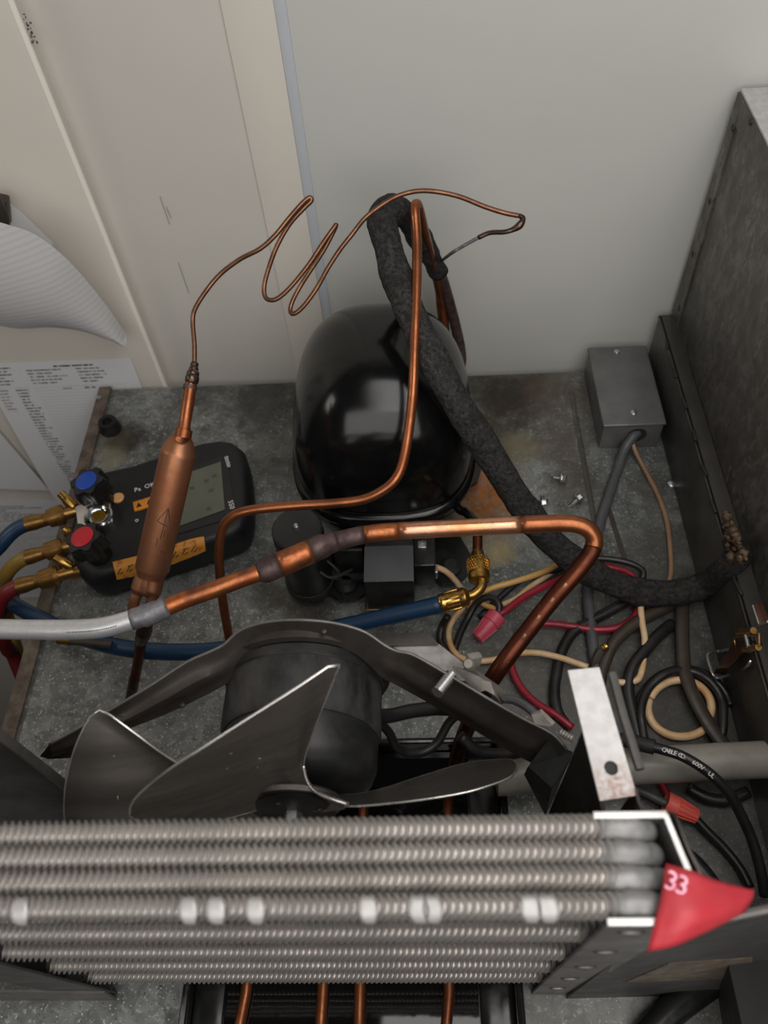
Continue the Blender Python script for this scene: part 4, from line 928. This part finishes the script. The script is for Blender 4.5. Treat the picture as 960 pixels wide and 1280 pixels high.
build('motor_lead', MB().tube(crom(pz([(575, 920, .10), (600, 940, .09), (640, 942, .08), (680, 930, .07)]), 6), .0045, 12), 'wire_black', fmot, smooth=180)
# bracket: arch behind the motor and two ribbed arms
fb_ = thing('motor_bracket', 'grimy steel motor bracket with two ribbed arms arching behind the fan motor', 'bracket', (HX, .22, .1))
U = [(62, 930, .188), (77, 922, .192), (137, 888, .200), (190, 856, .206), (233, 828, .212), (262, 815, .216), (280, 806, .220), (296, 791, .226), (318, 781, .232), (345, 776, .236), (375, 775, .238), (405, 777, .237), (432, 782, .235), (458, 791, .230), (480, 806, .224), (496, 814, .220), (515, 818, .216), (546, 835, .212), (583, 857, .205), (620, 879, .198), (655, 899, .190), (690, 917, .184), (708, 936, .178)]
Lr = [(66, 945, .176), (97, 934, .176), (155, 912, .182), (205, 893, .186), (250, 872, .190), (280, 856, .193), (296, 845, .198), (309, 826, .208), (326, 812, .214), (349, 803, .218), (375, 800, .219), (402, 802, .219), (426, 808, .216), (447, 818, .211), (464, 832, .205), (478, 846, .199), (497, 856, .184), (530, 874, .172), (566, 895, .160), (601, 916, .150), (634, 936, .144), (664, 952, .140), (684, 962, .138)]
Uc = crom(pz(U), 3); Lc = crom(pz(Lr), 3); G = []
for a, b in zip(Uc, Lc):
    row = []
    for j in range(9):
        v = j/8; p = a.lerp(b, v); row.append(p)
    G.append(row)
nG = len(G)
for i in range(nG):
    px_t = i/(nG-1); w_ = min(1, max(0, abs(px_t-.48)-.16)*8)*min(1, max(0, .5-abs(px_t-.5))*12)
    a, b = G[i][0], G[i][8]; tang = G[min(i+1, nG-1)][4]-G[max(i-1, 0)][4]; nr = tang.cross(b-a).normalized()
    if nr.z < 0: nr = -nr
    for j in range(9):
        v = j/8; G[i][j] = G[i][j]+nr*(.0045*w_*math.exp(-((v-.55)/.16)**2))
build('arm_strip', MB().sheet(G, .0018), 'bracket', fb_, smooth=40)
build('rolled_edge', MB().tube(Uc, .0011, 8), 'plate', fb_, smooth=180)
col = []
for k in range(40):
    pass
build('collar', MB().lathe([(.0560, .230), (.0600, .231), (.0600, .238), (.0470, .2415)], mm, 48, cap=False), 'bracket', fb_, smooth=40)
build('end_flange', MB().solid_poly(pz([(50, 945, .172), (62, 930, .188), (100, 930, .18), (96, 946, .165), (60, 948, .165)]), (0, 0, -.0018)), 'bracket', fb_)
for px, py, z in ((405, 789, .232), (152, 893, .195), (228, 881, .192)):
    build('rivet', MB().lathe([(.0022, 0), (.0018, .0008), (.0006, .0012)], Matrix.Translation(at(px, py, z)), 10), 'bracket', fb_)
sa_, sb_ = at(565, 842, .206), at(546, 866, .212); Ls = (sb_-sa_).length
build('threaded_stud', MB().lathe([(.0040 if k % 2 else .0029, k*Ls/17) for k in range(18)], frame(sa_, sb_-sa_), 14), 'steel', fb_, smooth=15)
# clip nut and strap fittings where the arm meets the shroud side
cl = thing('clip_fitting', 'grey galvanized clip bolted behind the right arm of the motor bracket', 'clip', at(600, 850, .18))
build('clip_plate', MB().sheet([[at(566, 833, .203), at(598, 866, .197)], [at(585, 838, .206), at(607, 862, .200)], [at(612, 852, .203), at(617, 870, .198)], [at(622, 866, .190), at(624, 880, .182)]], .0024), 'clip', cl)
build('clip_ear', MB().box((.010, .006, .014), frame(at(591, 828, .208), (0.2, .4, 1)) @ Matrix.Rotation(.4, 4, 'Z'), .0015).lathe([(.004, 0), (.004, .008), (.0028, .010)], frame(at(588, 832, .214), (-.2, -.3, 1)), 12), 'clip', cl)
build('clip_fold', MB().hexa([at(585, 838, .206), at(622, 866, .190), at(624, 882, .176), at(606, 864, .186)], [at(590, 834, .214), at(628, 860, .200), at(632, 878, .188), at(612, 856, .200)]), 'clip', cl, smooth=20)
c2 = thing('strap_clamp', 'flat grey clamp strap at the far right end of the motor bracket', 'clamp', at(690, 905, .17))
build('strap', MB().sheet([[at(664, 893, .192), at(668, 905, .188)], [at(676, 888, .194), at(700, 908, .186)], [at(692, 905, .190), at(712, 922, .180)]], .0030), 'clip', c2)
build('strap_screw', MB().lathe([(.0026 if k % 2 else .0020, k*.0010) for k in range(12)], frame(at(700, 915, .186), (.6, -.5, .3)), 10), 'clip', c2, smooth=20)
build('strap_pin', MB().tube(crom(pz([(625, 873, .17), (645, 876, .175), (664, 888, .18), (672, 900, .18)]), 4), .003, 10), 'cable_grey', c2)
bt = thing('black_tape_wrap', 'black tape wrapped around the right end of the motor bracket arm', 'tape', at(680, 950, .15))
build('tape_wrap', MB().hexa(pz([(655, 968, .13), (682, 1020, .05), (715, 945, .13), (700, 925, .15)]), pz([(660, 958, .165), (690, 985, .15), (716, 940, .165), (685, 925, .178)])), 'black_matte', bt, smooth=20)
# fan
fan = thing('fan', 'four-bladed aluminium fan in front of the black motor', 'fan', (HX, HY, HZ))
mf = frame((HX, HY, HZ), (0, -1, .06), (1, 0, 0))    # local z toward the viewer
RB = .150
def blade(theta, pitch=math.radians(34), r0=.024, r1=RB, span=math.radians(72)):
    """blade swept from the hub, chord wide at the tip, twisted by pitch about its own radius"""
    G = []; nr, nc = 14, 14
    for i in range(nr+1):
        u = i/nr; row = []
        half_w = .018+.046*min(1, (u*1.25))**.8          # half chord (m)
        for j in range(nc+1):
            v = j/nc*2-1
            # rounded tip: radius shrinks toward the leading corner
            r_tip = r1-(r1-r0)*(.10*v*v+(.24*max(0, -v-.45)**1.5+.10*max(0, v-.75)))
            r = r0+(r_tip-r0)*u
            c = v*half_w
            pt_ = pitch*min(1, .25+u*2.2)
            x = r; y = c*math.cos(pt_); z = c*math.sin(pt_)
            z += .010*(1-v*v)*u*-.6
            ca, sa = math.cos(theta), math.sin(theta)
            row.append(mf @ Vector((x*ca-y*sa, x*sa+y*ca, z)))
        G.append(row)
    return G
def blade_patch(lead, outer, trail, root, crease=0.0):
    """four boundary curves (px, py, z) -> grid; lead and trail run hub to tip, root and outer run lead to trail"""
    def rs(pts, n_):
        c = crom(pz(pts), 8); L = [0.0]
        for i in range(1, len(c)): L.append(L[-1]+(c[i]-c[i-1]).length)
        out = []
        for k in range(n_+1):
            d = L[-1]*k/n_; i = max(j for j in range(len(L)) if L[j] <= d+1e-9); i = min(i, len(c)-2)
            out.append(c[i].lerp(c[i+1], (d-L[i])/max(1e-9, L[i+1]-L[i])))
        return out
    nu, nv = 16, 20
    A_, B_, C_, D_ = rs(lead, nu), rs(trail, nu), rs(root, nv), rs(outer, nv); G = []
    for i in range(nu+1):
        u = i/nu; row = []
        for j in range(nv+1):
            v = j/nv
            p = A_[i]*(1-v)+B_[i]*v+C_[j]*(1-u)+D_[j]*u-(A_[0]*(1-u)*(1-v)+A_[-1]*u*(1-v)+B_[0]*(1-u)*v+B_[-1]*u*v)
            row.append(p)
        G.append(row)
    if crease:
        G2 = [[p.copy() for p in r] for r in G]
        for i in range(nu+1):
            for j in range(nv+1):
                a = G[min(i+1, nu)][j]-G[max(i-1, 0)][j]; b = G[i][min(j+1, nv)]-G[i][max(j-1, 0)]; n_ = a.cross(b)
                if n_.length > 1e-12:
                    n_.normalize()
                    if n_.y > 0: n_ = -n_
                    u, v = i/nu, j/nv; e = min(1, 4*u*(1-u)*1.0)*math.exp(-((v-.17)/.10)**2)
                    G2[i][j] = G[i][j]+n_*crease*e
        G = G2
    return G
B4 = [blade_patch([(388, 990, .200), (379, 957, .222), (392, 912, .252), (409, 868, .285), (424, 831, .312)],
        [(424, 831, .312), (419, 828, .313), (372, 859, .311), (312, 897, .303), (255, 934, .290), (214, 960, .277), (184, 983, .262), (165, 1003, .247), (162, 1019, .236)],
        [(345, 1006, .184), (300, 1018, .190), (240, 1034, .200), (190, 1034, .215), (162, 1019, .236)], [(388, 990, .200), (366, 993, .193), (345, 1006, .184)], .004),
      blade_patch([(335, 1000, .185), (270, 978, .205), (215, 950, .224), (168, 916, .242), (138, 894, .250)],
        [(138, 894, .250), (127, 888, .250), (115, 893, .248), (99, 922, .237), (87, 957, .222), (81, 992, .205), (82, 1028, .185), (95, 1062, .16), (120, 1095, .13)],
        [(335, 1030, .165), (280, 1060, .15), (200, 1095, .135), (120, 1095, .13)], [(335, 1000, .185), (330, 1015, .175), (335, 1030, .165)], 0),
      blade_patch([(405, 1004, .190), (440, 1008, .196), (510, 1002, .205), (580, 991, .208), (625, 978, .204)],
        [(625, 978, .204), (640, 970, .198), (646, 960, .188), (643, 952, .176), (632, 949, .165)],
        [(400, 992, .170), (440, 994, .170), (480, 986, .165), (520, 973, .158), (580, 955, .158), (632, 949, .165)], [(405, 1004, .190), (400, 998, .180), (400, 992, .170)], 0),
      blade(math.radians(-81), r1=.13)]
for G in B4:
    b_ = build('blade', MB().sheet(G, .0012), 'blade', fan, smooth=60)
    edge = [r[0] for r in G[2:]]+G[-1][1:]+[r[-1] for r in reversed(G[2:-1])]
    build('rolled_edge', MB().tube(edge, .0008, 6), 'blade_edge', b_, smooth=180)
sc_ = MB(); Gs = B4[0]; G1 = B4[1]
for G_, n_ in ((B4[0], 26), (B4[1], 22)):
    for k in range(n_):
        i = random.randint(5, 13); j = random.randint(3, 15); p = G_[i][j]; d = (G_[i+1][j+1]-p); e_ = (CAM-p).normalized()*.0009
        q_ = Vector((random.uniform(-1, 1), random.uniform(-1, 1), random.uniform(-1, 1)))*.0018
        t1 = (G_[i+1][j]-p).normalized(); t2 = (G_[i][j+1]-p).normalized(); d = t1*random.uniform(-1, 1)+t2*random.uniform(-1, 1); d = d.normalized()*random.uniform(.0008, .0030)
        sc_.tube([p+e_, p+e_+d*.5+q_*.2, p+e_+d], .00022, 5)
build('scratch_marks', sc_, 'scratch', fan)['kind'] = 'stuff'
build('spider', MB().lathe([(.006, -.004), (.030, -.004), (.032, -.002), (.030, .0005), (.006, .001)], mf, 40), 'blade', fan)
wb = pz([(379, 957, .222), (384, 976, .214), (394, 989, .208), (412, 998, .202), (436, 1006, .197), (430, 1012, .190), (400, 1016, .186), (366, 1010, .186), (345, 1006, .186), (360, 985, .200)])
build('web_plate', MB().solid_poly(wb, (0, .0015, 0)), 'blade', fan, smooth=20)
build('rolled_edge', MB().tube(crom(wb[:5], 5), .0011, 6), 'blade_edge', fan, smooth=180)
build('hub_plate', MB().lathe([(.005, .001), (.026, .001), (.027, .003), (.022, .005), (.006, .005)], mf, 40), 'black_semi', fan)
for k in range(4):
    a = math.radians(20+90*k); build('hub_rivet', MB().lathe([(.0026, .004), (.0022, .006), (.0008, .0068)], mf @ Matrix.Translation((.019*math.cos(a), .019*math.sin(a), 0)), 10), 'black_matte', fan)
build('hub_nut', MB().lathe([(.0062, .004), (.0062, .013), (.0050, .014)], mf, 6), 'steel', fan, smooth=20)
build('shaft_end', MB().lathe([(.0036, .012), (.0036, .022), (.003, .023)], mf, 14), 'steel', fan)

# ------------------------------------------------------------------ conduit and wiring
cdt = build('grey_conduit', MB().tube([at(620, 972, .045), at(700, 966, .045), at(800, 957, .045), at(900, 952, .045), Vector((.275, at(950, 949, .045).y, .045))], .0146, 24), 'pvc', None, at(800, 957, .0), smooth=60)
tag(cdt, 'horizontal grey plastic conduit behind the bright galvanized tab', 'pipe')
def wire(name, label, pts, r, mat, cat='wire', group=None, seg=10, n=6, flat=1.0):
    P_ = pz(pts); o_ = build(name, MB().tube(crom(P_, n), r, seg, flat=flat), mat, None, (P_[0].x, P_[0].y, 0), smooth=180); return tag(o_, label, cat, group)
wire('grey_cable', 'grey jacketed cable running out of the junction box hole', [(797, 540, .024), (790, 547, .022), (780, 563, .014), (771, 590, .006), (761, 620, .006), (751, 650, .006), (742, 690, .006), (735, 735, .006), (738, 780, .006), (742, 812, .006), (748, 850, .006)], .0056, 'cable_grey', 'cable')
wire('tan_wire', 'tan wire leaving the junction box along the right panel', [(790, 552, .018), (795, 566, .012), (806, 587, .004), (822, 618, .003), (833, 650, .003), (838, 690, .003), (838, 720, .003), (828, 745, .003), (810, 762, .004)], .0026, 'wire_tan')
wire('cream_wire', 'cream wire dropping from under the foam-wrapped line to a square bend', [(802, 752, .012), (801, 762, .014), (803, 780, .014), (806, 800, .013), (804, 826, .012), (801, 842, .012), (796, 850, .012), (784, 853, .012), (770, 853, .012)], .0030, 'wire_cream', seg=12)
wire('cream_wire', 'cream wire leaving the compressor terminal box and looping past the bracket clip', [(530, 708, .046), (548, 710, .040), (562, 718, .032), (574, 732, .024), (582, 744, .016), (578, 760, .010), (568, 772, .008), (561, 788, .006), (563, 806, .006), (573, 820, .006), (590, 826, .006), (615, 825, .006), (645, 817, .008), (670, 816, .010), (700, 822, .012), (735, 834, .014)], .0029, 'wire_cream', seg=12)
wire('yellow_wire', 'yellowed wire from brass coupler to under the foam-wrapped line', [(582, 758, .008), (596, 745, .012), (615, 735, .016), (640, 728, .018), (665, 720, .016), (685, 712, .014), (700, 704, .010), (715, 700, .006)], .0030, 'wire_yellow')
wire('cream_wire', 'short cream wire with its bent end twisted into the pink connector', [(596, 748, .010), (606, 756, .012), (616, 760, .014), (622, 764, .016), (620, 772, .016)], .0028, 'wire_yellow')
wire('cream_wire', 'pale wire lying under the red wire beside the pink connector', [(628, 756, .006), (645, 748, .005), (662, 734, .005), (680, 722, .005), (700, 708, .004)], .0028, 'wire_cream')
wire('red_wire', 'red wire from the pink connector passing under the foam-wrapped line', [(624, 768, .016), (634, 762, .016), (655, 746, .014), (680, 733, .012), (700, 724, .008), (725, 712, .005), (750, 708, .006), (770, 711, .008), (785, 716, .010), (795, 727, .010), (797, 745, .008)], .0034, 'wire_red')
wire('red_wire', 'red wire curving down behind the dark copper pipe to the clamp', [(800, 752, .006), (797, 764, .008), (788, 776, .008), (770, 785, .008), (745, 787, .008), (715, 783, .008), (690, 780, .008), (665, 781, .008), (648, 792, .008), (639, 810, .008), (640, 835, .008), (652, 860, .008), (672, 880, .010), (694, 893, .012), (716, 910, .010)], .0034, 'wire_red')
wire('black_wire', 'black wire bending over the red one above foam-wrapped line', [(735, 700, .010), (748, 698, .012), (770, 700, .012), (790, 705, .012), (802, 712, .012), (804, 719, .011), (800, 728, .008), (796, 738, .006)], .0032, 'wire_black')
wire('black_wire', 'black wire arching into the pink connector', [(618, 772, .014), (624, 762, .018), (622, 752, .020), (614, 747, .020), (604, 748, .018), (594, 756, .012), (585, 772, .006), (576, 790, .005), (568, 812, .004)], .0034, 'wire_black')
wire('black_wire', 'black wire running beside the yellowed wire', [(600, 772, .004), (628, 744, .005), (650, 726, .006), (668, 720, .006), (690, 714, .006), (712, 708, .004)], .0032, 'wire_black')
wire('black_wire', 'black wire looping below the brass ferrule', [(560, 770, .020), (553, 782, .010), (550, 798, .005), (556, 812, .004), (570, 826, .004)], .0036, 'wire_black')
wire('black_cable', 'black cable sweeping down from foam-wrapped line to the bright tab', [(800, 740, .006), (782, 752, .006), (758, 766, .006), (735, 778, .006), (715, 792, .006), (702, 815, .006), (696, 840, .006), (693, 865, .006), (697, 890, .006), (710, 910, .006)], .0052, 'wire_black', 'cable')
wire('black_cable', 'dark cable behind the cream wire, half hidden by the tab', [(860, 742, .006), (830, 760, .008), (800, 775, .010), (770, 800, .010), (755, 830, .008), (748, 860, .006), (740, 890, .006)], .0060, 'cable_brown', 'cable')
wire('brown_cable', 'flat grimy brown cable crossing the coiled cable', [(853, 752, .010), (853, 790, .012), (855, 830, .012), (862, 858, .014), (876, 888, .014), (893, 915, .012), (915, 945, .008)], .0064, 'cable_brown', 'cable', flat=.5)
wire('black_cable', 'loose black cable lying right of the cream wire', [(840, 780, .006), (822, 795, .010), (805, 815, .012), (790, 835, .012), (785, 860, .010), (790, 890, .008), (800, 930, .006)], .0056, 'wire_black', 'cable')
wire('black_cable', 'second loose black cable under the coil, leaning on conduit', [(820, 850, .006), (806, 868, .006), (797, 890, .006), (796, 915, .006), (802, 945, .006)], .0036, 'wire_black', 'cable')
# coiled cable
def ringpts(cx, cy, rx, ry, z, a0, a1, n_=26): return [(cx+rx*math.cos(math.radians(a0+(a1-a0)*k/n_)), cy+ry*math.sin(math.radians(a0+(a1-a0)*k/n_)), z+.001*math.sin(k*.7)) for k in range(n_+1)]
wire('coiled_black_cable', 'black cable coiled in a loop behind the grey conduit', [(808, 946, .010)]+ringpts(853, 893, 52, 55, .012, 165, 350)+[(903, 915, .010), (895, 935, .006)], .0040, 'wire_black', 'cable', n=3)
wire('coiled_cream_cable', 'cream wire coiled inside the black loop by the conduit', ringpts(850, 884, 39, 34, .008, 200, 385)+ringpts(852, 885, 42, 36, .004, 30, 205), .0036, 'wire_cream', 'wire', n=3)
wire('coiled_black_cable', 'outermost turn of black cable around the cream loop', ringpts(855, 898, 60, 62, .006, 190, 345), .0036, 'wire_black', 'cable', n=3)
# printed cable over the conduit
cb_ = thing('printed_cable', 'black cable with white printing draped over the grey conduit', 'cable', at(850, 950, .06))
cpath = crom(pz([(780, 925, .075), (800, 930, .080), (828, 937, .084), (850, 944, .085), (872, 956, .085), (893, 972, .082), (912, 993, .074), (928, 1022, .060), (940, 1050, .050), (950, 1085, .040), (956, 1120, .03)]), 8)
build('jacket', MB().tube(cpath, .0041, 14), 'wire_black', cb_, smooth=180)
lt = MB()
msg = 'CABLE CO.  600V  UL'; s0 = 3.05*8
for k, ch in enumerate(msg):
    if ch == ' ': continue
    f_ = 16.6+k*1.22; i = int(f_); p = cpath[i].lerp(cpath[i+1], f_-i); tg = (cpath[i+1]-cpath[i]).normalized(); vw = (CAM-p); vw = (vw-tg*vw.dot(tg)).normalized()
    lt.v, lt.f = lt.v, lt.f; q = text_mb(ch, .0047, frame(p+vw*.0042, vw, tg), .0001); b0 = len(lt.v); lt.v += q.v; lt.f += [tuple(b0+x for x in fc) for fc in q.f]
build('lettering', lt, 'white_print', cb_, smooth=0)
build('strain_sleeve', MB().tube(crom(pz([(770, 925, .074), (785, 926, .077), (805, 931, .081), (818, 934, .083)]), 4), .0058, 14), 'black_matte', cb_, smooth=60)
wire('black_cable', 'black cable running down right of the coral connector', [(868, 1022, .010), (885, 1040, .008), (905, 1060, .006), (925, 1085, .006), (938, 1110, .006)], .0036, 'wire_black', 'cable')
wire('black_cable', 'black cable crossing below the conduit at right', [(860, 985, .006), (885, 998, .006), (910, 1000, .006), (935, 990, .006)], .0050, 'wire_black', 'cable')
wire('black_cable', 'dark cable bundle under the coral connector', [(842, 1060, .006), (860, 1072, .006), (878, 1090, .006), (900, 1120, .006)], .007, 'wire_black', 'cable')
wire('black_hose', 'ribbed black hose crossing the lower right corner of the deck', [(805, 1300, .014), (835, 1268, .014), (862, 1246, .014), (890, 1226, .014), (930, 1196, .014)], .0105, 'black_semi', 'hose', seg=16)
wire('red_wire', 'short red wire under the conduit going into the coral connector', [(822, 975, .006), (830, 985, .008), (836, 996, .010), (840, 1004, .012)], .0030, 'wire_red')
wire('black_wire', 'short black wire entering the coral connector', [(790, 985, .012), (808, 992, .014), (826, 1001, .014), (838, 1006, .014)], .0034, 'cable_grey')
# wire connectors
def wirenut(big, tip, z0, z1, mat, label, r1=.0095):
    a, b = at(*big, z0), at(*tip, z1); L = (b-a).length; m = frame(a, b-a); o_ = thing('wire_connector', label, 'wire nut', at(*big, 0), 'twist-on wire connectors')
    build('skirt', MB().lathe([(r1*.7, .001), (r1*.92, 0), (r1, .001), (r1, L*.34), (r1*.88, L*.36)], m, 24), mat, o_, smooth=30)
    build('grip', MB().lathe([(r1*.86, L*.35), (r1*.62, L*.97), (r1*.5, L)], m, 24), mat, o_, smooth=30)
    rb_ = MB()
    for k in range(14):
        q = m @ Matrix.Rotation(2*math.pi*k/14, 4, 'Z'); rb_.hexa([q @ Vector((r1*.80, -.0006, L*.37)), q @ Vector((r1*.94, -.0005, L*.37)), q @ Vector((r1*.94, .0005, L*.37)), q @ Vector((r1*.80, .0006, L*.37))], [q @ Vector((r1*.56, -.0005, L*.97)), q @ Vector((r1*.69, -.0004, L*.97)), q @ Vector((r1*.69, .0004, L*.97)), q @ Vector((r1*.56, .0005, L*.97))])
    build('ridges', rb_, mat, o_, smooth=0)
    return o_, m
wirenut((622, 769), (596, 798), .014, .010, 'nut_pink', 'pink ridged wire connector between brass elbow and copper pipe')
o_, m_ = wirenut((832, 1002), (872, 1021), .016, .012, 'nut_coral', 'coral ridged wire connector just below the grey conduit', .0088)
build('skirt_chips', MB().box((.003, .004, .0006), m_ @ Matrix.Rotation(-1.0, 4, 'Z') @ Matrix.Translation((.0088, 0, .004)) @ Matrix.Rotation(math.pi/2, 4, 'Y'), .0001).box((.002, .006, .0006), m_ @ Matrix.Rotation(-1.5, 4, 'Z') @ Matrix.Translation((.0088, 0, .007)) @ Matrix.Rotation(math.pi/2, 4, 'Y'), .0001), 'nut_dark', o_)
fr = thing('capped_wire_end', 'dark wire end with small brass ferrule above the bright tab', 'wire', at(752, 825, 0))
build('wire_stub', MB().tube(crom(pz([(742, 836, .004), (745, 825, .010), (751, 813, .014)]), 4), .0046, 10), 'cable_brown', fr)
build('ferrule', MB().lathe([(.0034, 0), (.0040, .001), (.0034, .002), (.0040, .003), (.0034, .004), (.003, .0055)], frame(at(753, 811, .016), (.5, .2, .3)), 12), 'brass', fr)
# low channel behind the bracket arm and debris on the deck
ch = thing('steel_channel', 'low folded grey steel channel on deck behind the right bracket arm', 'metal channel', at(560, 820, 0))
build('channel_top', MB().hexa(pz([(470, 793, .02), (535, 792, .02), (548, 806, .02), (470, 808, .02)]), pz([(470, 792, .022), (535, 791, .022), (549, 806, .022), (470, 808, .022)])), 'plate', ch)
build('channel_side', MB().hexa(pz([(490, 809, .016), (549, 806, .016), (600, 850, .004), (560, 856, .004)]), pz([(490, 808, .018), (549, 805, .018), (603, 848, .006), (562, 853, .006)])), 'plate', ch)
